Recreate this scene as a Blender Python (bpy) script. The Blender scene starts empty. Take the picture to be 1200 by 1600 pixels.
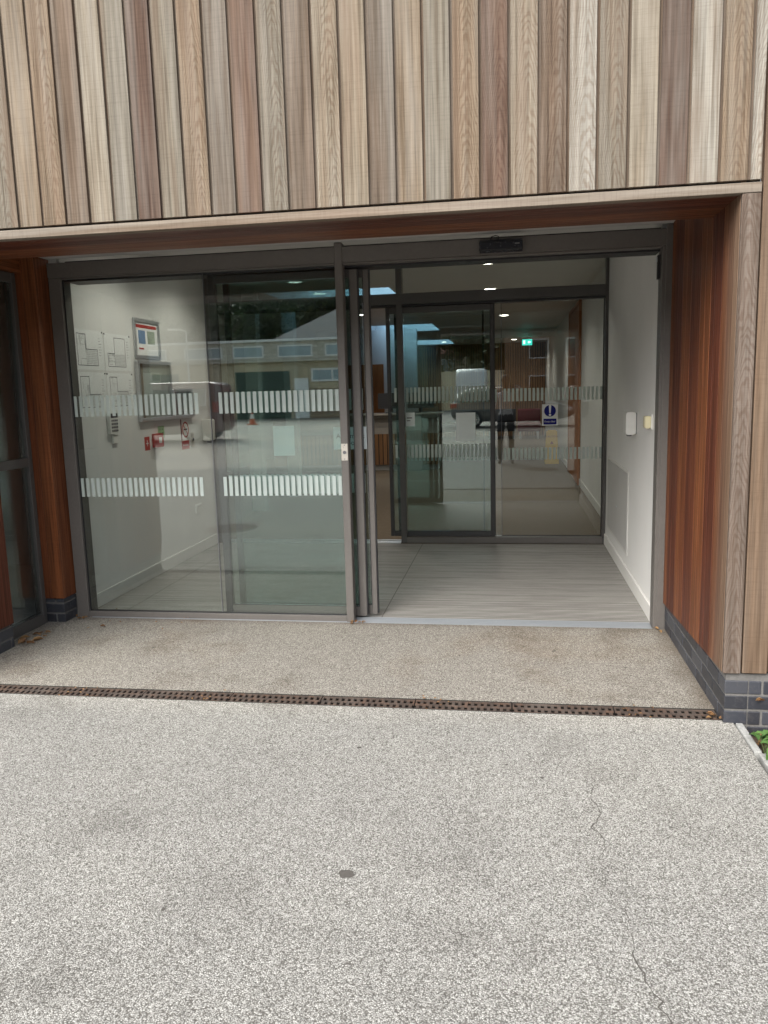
import bpy, math, random
from mathutils import Vector, Matrix
random.seed(7)
S = bpy.context.scene
COL = S.collection
R = math.radians

# ------------------------------------------------------------------ materials
class NT:
    """tiny node-tree writer"""
    def __init__(self, name):
        self.m = bpy.data.materials.new(name); self.m.use_nodes = True
        self.t = self.m.node_tree; self.t.nodes.clear()
        self.out = self.t.nodes.new('ShaderNodeOutputMaterial')
    def n(self, typ, ins=None, **kw):
        nd = self.t.nodes.new('ShaderNode' + typ)
        for k, v in kw.items(): setattr(nd, k, v)
        for k, v in (ins or {}).items(): self.put(nd.inputs[k], v)
        return nd
    def put(self, sock, v):
        if isinstance(v, bpy.types.NodeSocket): self.t.links.new(v, sock)
        elif isinstance(v, bpy.types.Node): self.t.links.new(v.outputs[0], sock)
        else:
            if isinstance(v, tuple) and len(v) == 3 and sock.type == 'RGBA': v = v + (1,)
            sock.default_value = v
    def math(self, op, a, b=0.0, c=0.0, clamp=False):
        nd = self.n('Math', operation=op, use_clamp=clamp)
        self.put(nd.inputs[0], a); self.put(nd.inputs[1], b)
        if op in ('MULTIPLY_ADD', 'SMOOTH_MIN', 'COMPARE'): self.put(nd.inputs[2], c)
        return nd.outputs[0]
    def mix(self, f, a, b, mode='MIX'):
        nd = self.n('Mix', data_type='RGBA', blend_type=mode)
        self.put(nd.inputs['Factor'], f); self.put(nd.inputs[6], a); self.put(nd.inputs[7], b)
        return nd.outputs[2]
    def ramp(self, f, stops, interp='LINEAR'):
        nd = self.n('ValToRGB'); cr = nd.color_ramp; cr.interpolation = interp
        while len(cr.elements) < len(stops): cr.elements.new(0.5)
        for e, (p, c) in zip(cr.elements, stops):
            e.position = p; e.color = c + (1,) if len(c) == 3 else c
        self.put(nd.inputs[0], f); return nd.outputs[0]
    def rng(self, f, a, b, c=0.0, d=1.0):
        nd = self.n('MapRange'); nd.clamp = True
        for i, v in enumerate((f, a, b, c, d)): self.put(nd.inputs[i], v)
        return nd.outputs[0]
    def xyz(self, x=0.0, y=0.0, z=0.0):
        return self.n('CombineXYZ', {0: x, 1: y, 2: z}).outputs[0]
    def pos(self):
        g = self.n('NewGeometry'); return g.outputs['Position']
    def sep(self, v):
        s = self.n('SeparateXYZ', {0: v}); return s.outputs
    def vm(self, op, a, b):
        nd = self.n('VectorMath', operation=op); self.put(nd.inputs[0], a); self.put(nd.inputs[1], b); return nd.outputs[0]
    def noise(self, vec, scale=5.0, detail=3.0, rough=0.55, dist=0.0):
        return self.n('TexNoise', {'Vector': vec, 'Scale': scale, 'Detail': detail, 'Roughness': rough, 'Distortion': dist}).outputs[0]
    def bump(self, h, strength=0.3, dist=0.002):
        return self.n('Bump', {'Height': h, 'Strength': strength, 'Distance': dist}).outputs[0]
    def bsdf(self, **kw):
        return self.n('BsdfPrincipled', {k.replace('_', ' '): v for k, v in kw.items()})
    def done(self, sh):
        self.put(self.out.inputs['Surface'], sh); return self.m

def plain(name, col, rough=0.5, metal=0.0, var=0.08, scale=30.0, bump=0.0, spec=0.5, emit=None, es=0.0):
    """painted / plastic surface with a little dirt and tone variation"""
    t = NT(name); p = t.pos()
    n1 = t.noise(p, scale, 4); n2 = t.noise(p, scale * 0.13, 3)
    f = t.math('ADD', t.math('MULTIPLY', n1, 0.6), t.math('MULTIPLY', n2, 0.4))
    lo = tuple(c * (1 - var * 2) for c in col); hi = tuple(min(1, c * (1 + var * 2)) for c in col)
    c = t.ramp(f, [(0.3, lo), (0.7, hi)])
    kw = dict(Base_Color=c, Roughness=t.rng(n1, 0.3, 0.7, max(0, rough - .06), min(1, rough + .06)), Metallic=metal)
    b = t.bsdf(**kw); b.inputs['Specular IOR Level'].default_value = spec
    if emit: b.inputs['Emission Color'].default_value = emit + (1,); b.inputs['Emission Strength'].default_value = es
    if bump: t.put(b.inputs['Normal'], t.bump(n1, bump, 0.002))
    return t.done(b)

def wood(name, tones, weather=1.0, rough=0.75, saw=0.5, dark=0.55, cath=0.35, front_weather=None):
    """boards: UV u = across the board in m, v = along the grain in m, face attribute bid = one number per board"""
    t = NT(name)
    uv = t.sep(t.n('UVMap').outputs[0]); u, v = uv[0], uv[1]
    bid = t.n('Attribute', attribute_name='bid').outputs['Fac']
    r1 = t.n('TexWhiteNoise', {'W': bid}, noise_dimensions='1D').outputs[0]
    r2 = t.n('TexWhiteNoise', {'W': t.math('ADD', bid, 37.7)}, noise_dimensions='1D').outputs[0]
    off = t.math('MULTIPLY', bid, 7.31)
    tone = t.n('Attribute', attribute_name='tone').outputs['Fac']
    tsel = t.math('ADD', t.math('MULTIPLY', tone, t.math('GREATER_THAN', tone, 0.0)), t.math('MULTIPLY', r1, t.math('LESS_THAN', tone, 1e-6)))
    base = t.ramp(tsel, [(i / max(1, len(tones)), c) for i, c in enumerate(tones)], 'CONSTANT')
    streak = t.noise(t.xyz(t.math('MULTIPLY', u, 75.0), t.math('MULTIPLY', v, 1.6), off), 1.0, 6, 0.62, 0.15)
    fine = t.noise(t.xyz(t.math('MULTIPLY', u, 420.0), t.math('MULTIPLY', v, 9.0), off), 1.0, 3, 0.6)
    broad = t.noise(t.xyz(t.math('MULTIPLY', u, 20.0), t.math('MULTIPLY', v, 0.9), off), 1.0, 3, 0.5, 0.3)
    # plain-sawn arches, only on some boards
    warp = t.noise(t.xyz(t.math('MULTIPLY', u, 14.0), t.math('MULTIPLY', v, 3.0), off), 1.0, 3)
    uo = t.math('ADD', u, t.math('MULTIPLY', t.math('SUBTRACT', r2, 0.5), 0.05))
    par = t.math('MULTIPLY', t.math('POWER', t.math('ABSOLUTE', t.math('MULTIPLY', uo, 22.0)), 1.7), 1.6)
    ph = t.math('ADD', t.math('ADD', t.math('MULTIPLY', v, 7.0), par), t.math('MULTIPLY', warp, 3.5))
    ring = t.math('SINE', t.math('MULTIPLY', ph, 14.0))
    ringm = t.math('MULTIPLY', t.rng(ring, -0.2, 0.9), t.math('LESS_THAN', r2, cath))
    # rows left by the saw, across the board
    row = t.noise(t.xyz(t.math('MULTIPLY', u, 3.5), t.math('MULTIPLY', v, 135.0), off), 1.0, 2, 0.5)
    rowf = t.noise(t.xyz(t.math('MULTIPLY', u, 30.0), t.math('MULTIPLY', v, 300.0), off), 1.0, 2, 0.5)
    sawm = t.math('ADD', t.math('MULTIPLY', row, 0.6), t.math('MULTIPLY', rowf, 0.4))
    c = base
    c = t.mix(t.rng(streak, 0.36, 0.66), t.mix(1.0, c, (1.12, 1.12, 1.12), 'MULTIPLY'), t.mix(1.0, c, (dark, dark * .93, dark * .86), 'MULTIPLY'))
    c = t.mix(t.math('MULTIPLY', t.rng(broad, 0.45, 0.75), 0.40 * weather), c, (0.27, 0.252, 0.225))
    c = t.mix(t.math('MULTIPLY', t.rng(broad, 0.5, 0.25), 0.35), c, t.mix(1.0, c, (0.86, 0.66, 0.52), 'MULTIPLY'))
    c = t.mix(t.math('MULTIPLY', ringm, 0.55), c, t.mix(1.0, c, (0.60, 0.47, 0.40), 'MULTIPLY'))
    c = t.mix(t.math('MULTIPLY', t.rng(sawm, 0.5, 0.62), saw), c, t.mix(1.0, c, (0.52, 0.48, 0.45), 'MULTIPLY'))
    c = t.mix(t.math('MULTIPLY', t.rng(fine, 0.5, 0.75), 0.35), c, t.mix(1.0, c, (0.6, 0.55, 0.5), 'MULTIPLY'))
    lw = t.noise(t.xyz(t.math('MULTIPLY', u, 9.0), t.math('MULTIPLY', v, 0.55), t.math('ADD', off, 3.3)), 1.0, 4, 0.6, 0.6)
    c = t.mix(t.math('MULTIPLY', t.rng(lw, 0.50, 0.72), 0.75 * weather), c, (0.165, 0.112, 0.078))
    c = t.mix(t.math('MULTIPLY', t.rng(lw, 0.46, 0.28), 0.42 * weather), c, (0.245, 0.232, 0.205))
    # knots
    vk = t.n('TexVoronoi', {'Vector': t.xyz(t.math('MULTIPLY', u, 1.0), t.math('MULTIPLY', v, 0.55), off), 'Scale': 1.9}).outputs['Distance']
    c = t.mix(t.rng(vk, 0.022, 0.010), c, (0.05, 0.03, 0.02))
    if front_weather:      # the outer edge, which the rain reaches, has gone grey-brown
        y = t.sep(t.pos())[1]
        wv = t.math('ADD', y, t.math('MULTIPLY', t.math('SUBTRACT', streak, 0.5), 0.16))
        f = t.rng(wv, front_weather[0], front_weather[1], 1.0, 0.0)
        grey = t.mix(t.rng(streak, 0.38, 0.7), (0.20, 0.142, 0.098), (0.11, 0.068, 0.042))
        c = t.mix(t.math('MULTIPLY', f, 0.85), c, grey)
    h = t.math('ADD', t.math('MULTIPLY', streak, 0.8), t.math('MULTIPLY', sawm, -1.0 * saw))
    b = t.bsdf(Base_Color=c, Roughness=t.rng(streak, 0.3, 0.7, rough - 0.08, rough + 0.1))
    b.inputs['Specular IOR Level'].default_value = 0.3
    t.put(b.inputs['Normal'], t.bump(h, 0.55, 0.0015))
    return t.done(b)

def glass(name, tint=(0.90, 0.945, 0.92), gain=1.5, rough=0.0):
    t = NT(name)
    g = t.n('NewGeometry')
    d = t.n('VectorMath', operation='DOT_PRODUCT'); t.put(d.inputs[0], g.outputs['Normal']); t.put(d.inputs[1], g.outputs['Incoming'])
    c = t.math('ABSOLUTE', d.outputs['Value'])
    s = t.math('POWER', t.math('SUBTRACT', 1.0, c, clamp=True), 5.0)
    f = t.math('MULTIPLY', t.math('ADD', t.math('MULTIPLY', s, 0.96), 0.04), gain, clamp=True)
    tr = t.n('BsdfTransparent', {'Color': tint})
    gl = t.n('BsdfGlossy', {'Color': (0.97, 1.0, 0.985), 'Roughness': rough})
    mx = t.n('MixShader', {0: f, 1: tr, 2: gl})
    return t.done(mx)

def frosted(name):
    t = NT(name)
    a = t.n('BsdfTransparent', {'Color': (0.9, 0.96, 0.93)})
    b = t.n('BsdfDiffuse', {'Color': (0.70, 0.76, 0.74)})
    c = t.n('BsdfTranslucent', {'Color': (0.72, 0.78, 0.75)})
    m1 = t.n('MixShader', {0: 0.38, 1: b, 2: c})
    m2 = t.n('MixShader', {0: 0.76, 1: a, 2: m1})
    return t.done(m2)

def aggregate(name):
    t = NT(name); p = t.pos(); s = t.sep(p); x, y = s[0], s[1]
    flat = t.xyz(x, y, 0.0)
    v1 = t.n('TexVoronoi', {'Vector': flat, 'Scale': 235.0, 'Randomness': 1.0})
    v2 = t.n('TexVoronoi', {'Vector': flat, 'Scale': 140.0, 'Randomness': 1.0})
    r = t.n('SeparateColor', {0: v1.outputs['Color']}).outputs[0]
    r2 = t.n('SeparateColor', {0: v2.outputs['Color']}).outputs[1]
    c1 = t.ramp(r, [(0.0, (0.095, 0.094, 0.090)), (0.14, (0.195, 0.193, 0.183)), (0.42, (0.312, 0.309, 0.292)), (0.70, (0.412, 0.408, 0.388)), (0.92, (0.62, 0.618, 0.595))])
    c2 = t.ramp(r2, [(0.0, (0.16, 0.157, 0.149)), (0.3, (0.29, 0.286, 0.270)), (0.75, (0.39, 0.385, 0.364)), (1.0, (0.54, 0.535, 0.512))])
    c = t.mix(0.48, c1, c2)
    gap = t.rng(v1.outputs['Distance'], 0.42, 0.72)
    c = t.mix(t.math('MULTIPLY', gap, 0.8), c, (0.075, 0.068, 0.06))
    # wear: cleaner band beside the drain where the drips fall, brown staining under the porch, dull patches
    n = t.noise(flat, 1.1, 5, 0.6); n2 = t.noise(flat, 4.5, 4, 0.6); n3 = t.noise(t.vm('ADD', flat, (9, 3, 0)), 0.55, 3)
    yy = t.math('ADD', y, t.math('MULTIPLY', t.math('SUBTRACT', n2, 0.5), 0.16))
    drip = t.math('MULTIPLY', t.rng(yy, -1.62, -1.46), t.math('LESS_THAN', y, -1.38))
    c = t.mix(t.math('MULTIPLY', drip, 0.32), c, t.mix(1.0, c, (1.45, 1.42, 1.36), 'MULTIPLY'))
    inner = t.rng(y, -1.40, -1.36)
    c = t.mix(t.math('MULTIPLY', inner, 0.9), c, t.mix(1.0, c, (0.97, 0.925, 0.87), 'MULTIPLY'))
    st = t.math('MULTIPLY', t.rng(n, 0.50, 0.66), t.rng(y, -1.5, -1.2))
    c = t.mix(t.math('MULTIPLY', st, 0.42), c, t.mix(1.0, c, (0.76, 0.60, 0.46), 'MULTIPLY'))
    dr = t.rng(t.noise(flat, 2.2, 5, 0.65), 0.52, 0.70)
    c = t.mix(t.math('MULTIPLY', dr, 0.62), c, t.mix(1.0, c, (0.66, 0.65, 0.645), 'MULTIPLY'))
    c = t.mix(t.math('MULTIPLY', t.rng(n3, 0.45, 0.66), 0.5), c, t.mix(1.0, c, (1.20, 1.20, 1.17), 'MULTIPLY'))
    # dark line of dirt where the paving meets the right-hand plinth and the door sill
    edge = t.math('MAXIMUM', t.math('MULTIPLY', t.rng(t.math('ADD', x, t.math('MULTIPLY', n2, 0.12)), 0.90, 1.02), t.rng(y, -1.45, -1.3)), t.math('MULTIPLY', t.rng(t.math('ADD', y, t.math('MULTIPLY', n2, 0.10)), -0.05, 0.05), 0.8))
    c = t.mix(t.math('MULTIPLY', edge, 0.6), c, (0.10, 0.075, 0.055))
    c = t.mix(1.0, c, (0.93, 0.922, 0.90), 'MULTIPLY')
    h = t.math('SUBTRACT', 1.0, v1.outputs['Distance'])
    b = t.bsdf(Base_Color=c, Roughness=0.86)
    b.inputs['Specular IOR Level'].default_value = 0.25
    t.put(b.inputs['Normal'], t.bump(h, 0.7, 0.003))
    return t.done(b)

def tarmac(name, c0=(0.13, 0.125, 0.118), c1=(0.24, 0.23, 0.215)):
    t = NT(name); p = t.pos()
    n = t.noise(p, 60, 3); n2 = t.noise(p, 0.35, 5)
    c = t.ramp(n, [(0.3, c0), (0.7, c1)])
    c = t.mix(t.rng(n2, 0.4, 0.65), c, t.mix(1.0, c, (1.35, 1.3, 1.22), 'MULTIPLY'))
    b = t.bsdf(Base_Color=c, Roughness=0.85); t.put(b.inputs['Normal'], t.bump(n, 0.3, 0.004))
    return t.done(b)

def matting(name):
    """ribbed entrance matting: aluminium bars with carpet strips between, rows run along X"""
    t = NT(name); p = t.pos(); s = t.sep(p); P = 0.030
    k = t.math('MULTIPLY', s[1], 1 / P); w = t.math('FRACT', k); row = t.math('FLOOR', k)
    bar = t.math('MULTIPLY', t.rng(w, 0.0, 0.08), t.rng(w, 0.44, 0.36))
    rr = t.n('TexWhiteNoise', {'W': row}, noise_dimensions='1D').outputs[0]
    n = t.noise(t.xyz(t.math('MULTIPLY', s[0], 2.4), t.math('MULTIPLY', s[1], 21.0), 0.0), 1.0, 8, 0.72)
    n2 = t.noise(p, 190, 2); n3 = t.noise(p, 1.7, 4)
    carpet = t.mix(n2, (0.10, 0.093, 0.084), (0.25, 0.235, 0.212))
    carpet = t.mix(t.math('MULTIPLY', rr, 0.5), carpet, (0.12, 0.112, 0.104))
    alu = t.mix(t.math('MULTIPLY', rr, t.rng(n, 0.3, 0.7)), (0.58, 0.565, 0.535), (0.30, 0.288, 0.268))
    c = t.mix(bar, carpet, alu)
    c = t.mix(t.math('MULTIPLY', t.rng(n, 0.46, 0.64), 0.42), c, t.mix(1.0, c, (0.58, 0.565, 0.54), 'MULTIPLY'))
    c = t.mix(t.math('MULTIPLY', t.rng(n3, 0.5, 0.7), 0.3), c, (0.25, 0.235, 0.21))
    c = t.mix(t.math('MULTIPLY', t.rng(rr, 0.6, 1.0), 0.12), c, t.mix(1.0, c, (0.55, 0.54, 0.52), 'MULTIPLY'))
    jx = t.math('ABSOLUTE', t.math('SUBTRACT', t.math('FRACT', t.math('MULTIPLY', t.math('ADD', s[0], 0.88), 1 / 1.9)), 0.5))
    c = t.mix(t.rng(jx, 0.4978, 0.4988), c, (0.10, 0.09, 0.08))
    b = t.bsdf(Base_Color=c, Roughness=t.rng(bar, 0, 1, 0.85, 0.40), Metallic=t.math('MULTIPLY', bar, 0.25))
    t.put(b.inputs['Normal'], t.bump(bar, 0.5, 0.004))
    return t.done(b)

def slats(name):
    """upright timber battens with dark gaps; u runs along the wall in m"""
    t = NT(name); uv = t.sep(t.n('UVMap').outputs[0]); u, v = uv[0], uv[1]
    k = t.math('MULTIPLY', u, 1 / 0.075)
    w = t.math('FRACT', k); row = t.math('FLOOR', k)
    rr = t.n('TexWhiteNoise', {'W': row}, noise_dimensions='1D').outputs[0]
    n = t.noise(t.xyz(t.math('MULTIPLY', u, 60), t.math('MULTIPLY', v, 1.5), row), 1.0, 4)
    c = t.ramp(rr, [(0, (0.30, 0.150, 0.062)), (0.5, (0.36, 0.19, 0.085)), (1, (0.24, 0.115, 0.045))])
    c = t.mix(t.rng(n, 0.4, 0.7), c, t.mix(1.0, c, (0.65, 0.58, 0.5), 'MULTIPLY'))
    gap = t.math('GREATER_THAN', w, 0.80)
    c = t.mix(gap, c, (0.012, 0.009, 0.007))
    b = t.bsdf(Base_Color=c, Roughness=0.55); t.put(b.inputs['Normal'], t.bump(t.math('SUBTRACT', 1.0, gap), 0.8, 0.012))
    return t.done(b)

def rust(name):
    t = NT(name); p = t.pos()
    n = t.noise(p, 24, 5, 0.65); n2 = t.noise(p, 150, 3); n3 = t.noise(p, 3.0, 3)
    c = t.ramp(n, [(0.3, (0.038, 0.029, 0.024)), (0.5, (0.068, 0.048, 0.037)), (0.66, (0.115, 0.066, 0.043)), (0.8, (0.10, 0.090, 0.080))])
    c = t.mix(t.math('MULTIPLY', t.rng(n2, 0.5, 0.7), 0.45), c, (0.055, 0.042, 0.034))
    c = t.mix(t.math('MULTIPLY', t.rng(n3, 0.5, 0.7), 0.4), c, (0.15, 0.135, 0.12))
    b = t.bsdf(Base_Color=c, Roughness=0.8, Metallic=0.1); t.put(b.inputs['Normal'], t.bump(n2, 0.5, 0.002))
    return t.done(b)

def brick_mat(name):
    t = NT(name); p = t.pos()
    bid = t.n('Attribute', attribute_name='bid').outputs['Fac']
    r = t.n('TexWhiteNoise', {'W': bid}, noise_dimensions='1D').outputs[0]
    n = t.noise(p, 55, 5, 0.65); n2 = t.noise(p, 9, 4)
    c = t.ramp(r, [(0, (0.022, 0.023, 0.028)), (0.5, (0.036, 0.039, 0.049)), (1, (0.052, 0.054, 0.062))])
    c = t.mix(t.math('MULTIPLY', t.rng(n, 0.52, 0.75), 0.5), c, (0.085, 0.08, 0.08))
    c = t.mix(t.math('MULTIPLY', t.rng(n2, 0.58, 0.75), 0.25), c, (0.16, 0.14, 0.12))
    b = t.bsdf(Base_Color=c, Roughness=0.48); t.put(b.inputs['Normal'], t.bump(n, 0.4, 0.002))
    return t.done(b)

def leafmat(name, a, b_):
    t = NT(name); p = t.pos()
    bid = t.n('Attribute', attribute_name='bid').outputs['Fac']
    r = t.n('TexWhiteNoise', {'W': bid}, noise_dimensions='1D').outputs[0]
    c = t.mix(r, a, b_)
    d = t.bsdf(Base_Color=c, Roughness=0.55); d.inputs['Specular IOR Level'].default_value = 0.3
    tl = t.n('BsdfTranslucent', {'Color': c})
    return t.done(t.n('MixShader', {0: 0.25, 1: d, 2: tl}))

def wallpaint(name, col=(0.74, 0.735, 0.715)):
    t = NT(name); p = t.pos()
    n = t.noise(p, 2.2, 5, 0.6); n2 = t.noise(p, 240, 2); n3 = t.noise(p, 14, 4, 0.7)
    z = t.sep(p)[2]
    c = t.mix(t.rng(n, 0.35, 0.7), col, tuple(k * .95 for k in col))
    scuff = t.math('MULTIPLY', t.rng(n3, 0.66, 0.74), t.rng(z, 1.3, 0.2))
    c = t.mix(t.math('MULTIPLY', scuff, 0.35), c, (0.42, 0.40, 0.37))
    b = t.bsdf(Base_Color=c, Roughness=0.55); b.inputs['Specular IOR Level'].default_value = 0.35
    t.put(b.inputs['Normal'], t.bump(n2, 0.12, 0.001))
    return t.done(b)

def courses(name, a, b_, mortar, bw=0.22, bh=0.075):
    t = NT(name); uv = t.n('UVMap').outputs[0]
    br = t.n('TexBrick', {'Vector': uv, 'Color1': a, 'Color2': b_, 'Mortar': mortar, 'Scale': 1.0, 'Mortar Size': 0.008, 'Brick Width': bw, 'Row Height': bh})
    n = t.noise(t.pos(), 3, 4)
    c = t.mix(t.math('MULTIPLY', t.rng(n, 0.4, 0.7), 0.3), br.outputs[0], (0.30, 0.24, 0.18))
    return t.done(t.bsdf(Base_Color=c, Roughness=0.85))

CLAD_TONES = [(0.278, 0.262, 0.226), (0.226, 0.196, 0.150), (0.168, 0.150, 0.118), (0.138, 0.114, 0.090), (0.194, 0.153, 0.108),
              (0.130, 0.097, 0.070), (0.085, 0.052, 0.037), (0.118, 0.076, 0.055)]
L_, LT, G_, GB, T_, BR, RD, RB = range(8)
BOARDS = [G_, T_, T_, BR, LT, G_, RD, G_, T_, GB, RB, G_, BR, LT, LT, GB, T_, G_, T_, RB, LT, BR, L_, G_, LT, RD, L_, T_]   # left to right across the picture
BROWN_TONES = [(0.142, 0.098, 0.065), (0.126, 0.086, 0.056), (0.158, 0.114, 0.079)]
M = {}
M['clad'] = wood('weathered_cedar', CLAD_TONES, 0.7, 0.82, 0.20, 0.50, 0.34)
M['cladbrown'] = wood('brown_cedar', BROWN_TONES, 0.3, 0.82, 0.18, 0.5, 0.2)
M['cornertrim'] = wood('grey_brown_trim', [(0.140, 0.110, 0.089)], 0.4, 0.8, 0.2, 0.55, 0.9)
M['trim'] = wood('grey_cedar_trim', [(0.245, 0.212, 0.172), (0.215, 0.182, 0.146), (0.275, 0.244, 0.202)], 0.8, 0.82, 0.25, 0.66, 0.2)
RED = [(0.170, 0.053, 0.020), (0.138, 0.040, 0.017), (0.200, 0.068, 0.025), (0.110, 0.031, 0.015), (0.182, 0.059, 0.022)]
M['red'] = wood('sheltered_cedar', RED, 0.0, 0.5, 0.25, 0.42, 0.1)
M['reveal'] = wood('cedar_reveal', RED, 0.0, 0.5, 0.3, 0.36, 0.05, front_weather=(-1.40, -1.16))
M['frame'] = plain('taupe_powder_coat', (0.118, 0.108, 0.099), 0.42, 0.0, 0.05, 60, 0.05)
M['frame_dark'] = plain('dark_grey_and_shaded_coat', (0.074, 0.070, 0.067), 0.42, 0.0, 0.05, 60)  # also the painted shade on the outer leaves' taupe top rails
M['black'] = plain('black_rubber', (0.012, 0.012, 0.014), 0.5, 0, 0.1)
M['navyblack'] = plain('black_sensor_plastic', (0.012, 0.014, 0.022), 0.25, 0, 0.05)
M['alu'] = plain('brushed_aluminium', (0.66, 0.68, 0.70), 0.34, 0.75, 0.06, 80)
M['steel'] = plain('satin_steel', (0.62, 0.58, 0.52), 0.32, 0.6, 0.05, 80)
M['glass'] = glass('clear_glass', (0.90, 0.935, 0.925), gain=2.3)
M['glassin'] = glass('inner_glass', (0.90, 0.93, 0.915), gain=1.5)
M['skyglass'] = glass('rooflight_glass', (0.50, 0.66, 0.78), gain=1.0)
M['glassleaf'] = glass('greenish_glass', (0.755, 0.83, 0.82), 2.4)
M['frost'] = frosted('etched_film')
M['wall'] = wallpaint('white_wall_paint')
M['skirt'] = wallpaint('skirting_paint', (0.66, 0.65, 0.62))
M['soffitw'] = wallpaint('white_soffit_board', (0.62, 0.62, 0.61))
M['ceil'] = wallpaint('ceiling_paint', (0.70, 0.69, 0.67))
M['panel'] = plain('grey_access_panel', (0.50, 0.495, 0.48), 0.45, 0, 0.03)
M['agg'] = aggregate('bound_aggregate')
M['tarmac'] = tarmac('car_park_tarmac', (0.20, 0.185, 0.165), (0.34, 0.32, 0.285))
M['earth'] = tarmac('far_ground', (0.12, 0.13, 0.08), (0.2, 0.2, 0.13))
M['mat'] = matting('entrance_matting')
M['rust'] = rust('rusty_cast_iron')
M['thresh'] = plain('threshold_aluminium', (0.28, 0.30, 0.32), 0.4, 0.3, 0.05, 80)
M['brick'] = brick_mat('blue_engineering_brick')
M['mortar'] = plain('grey_mortar', (0.125, 0.12, 0.113), 0.9, 0, 0.15, 90, 0.3)
M['slat'] = slats('timber_battens')
M['carpet'] = plain('brown_grey_carpet', (0.155, 0.122, 0.088), 0.95, 0, 0.12, 120, 0.3, 0.1)
M['kerb'] = plain('granite_kerb', (0.30, 0.30, 0.285), 0.85, 0, 0.22, 160, 0.4)
M['soil'] = plain('dark_soil', (0.075, 0.052, 0.036), 0.95, 0, 0.4, 60, 0.8)
M['paper'] = plain('white_paper', (0.80, 0.81, 0.80), 0.7, 0, 0.01)
M['paperblue'] = plain('pale_paper', (0.74, 0.82, 0.82), 0.7, 0, 0.01)
M['ink'] = plain('black_ink', (0.03, 0.03, 0.035), 0.6, 0, 0.05)
M['inkgrey'] = plain('grey_ink', (0.13, 0.13, 0.14), 0.6, 0, 0.05)
M['white'] = plain('white_plastic', (0.74, 0.735, 0.70), 0.35, 0, 0.02)
M['cream'] = plain('cream_plastic', (0.70, 0.64, 0.42), 0.4, 0, 0.03)
M['redp'] = plain('red_plastic', (0.42, 0.035, 0.03), 0.4, 0, 0.05)
M['darkred'] = plain('dark_red_print', (0.13, 0.02, 0.025), 0.5, 0, 0.06)
M['picgreen'] = plain('muted_picture', (0.36, 0.42, 0.34), 0.5, 0, 0.12, 40)
M['greenp'] = plain('green_print', (0.30, 0.46, 0.26), 0.5, 0, 0.05)
M['bluep'] = plain('blue_print', (0.16, 0.27, 0.44), 0.5, 0, 0.08)
M['signblue'] = plain('sign_blue', (0.014, 0.018, 0.19), 0.5, 0, 0.03, spec=0.1)
M['trough'] = plain('trough_near_black', (0.012, 0.010, 0.008), 0.95, 0, 0.2)  # even near-black for the whole drain trough
M['pinboard'] = plain('pinboard_felt', (0.47, 0.46, 0.42), 0.85, 0, 0.03)
M['oak'] = wood('varnished_door_wood', [(0.40, 0.165, 0.06), (0.36, 0.145, 0.055)], 0.0, 0.4, 0.05, 0.7, 0.5)
M['yellow'] = plain('yellow_plastic', (0.55, 0.36, 0.05), 0.4, 0, 0.04)
M['charcoal'] = plain('charcoal_fabric', (0.022, 0.022, 0.027), 0.9, 0, 0.1, 150, 0.3)
M['maroon'] = plain('maroon_fabric', (0.14, 0.018, 0.025), 0.85, 0, 0.1, 150, 0.3)
M['stone'] = plain('pale_worktop', (0.34, 0.31, 0.27), 0.45, 0, 0.05)
M['lamp'] = plain('lamp_disc', (0.9, 0.88, 0.82), 0.5, 0, 0.0, emit=(1.0, 0.95, 0.85), es=7.0)
M['exit'] = plain('lit_green', (0.02, 0.35, 0.22), 0.4, 0, 0.0, emit=(0.05, 0.75, 0.60), es=0.5)
M['exitw'] = plain('lit_white', (0.8, 0.9, 0.85), 0.4, 0, 0.0, emit=(0.7, 1.0, 0.95), es=0.8)
M['dry'] = leafmat('dry_leaf', (0.20, 0.10, 0.045), (0.33, 0.20, 0.09))
M['leaf'] = leafmat('bramble_leaf', (0.045, 0.105, 0.028), (0.10, 0.19, 0.05))
M['crown'] = leafmat('tree_leaf', (0.030, 0.055, 0.018), (0.085, 0.115, 0.035))
M['crown2'] = leafmat('olive_leaf', (0.075, 0.085, 0.025), (0.13, 0.12, 0.04))
M['bark'] = plain('bark', (0.10, 0.075, 0.055), 0.9, 0, 0.25, 30, 0.6)
M['stem'] = plain('green_stem', (0.10, 0.12, 0.05), 0.7, 0, 0.1)

# ------------------------------------------------------------------ geometry helpers
WL = {}                        # world origin of each object made here
NB = [0]
def newbid():
    NB[0] += 1; return float(NB[0] % 997)

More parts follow.
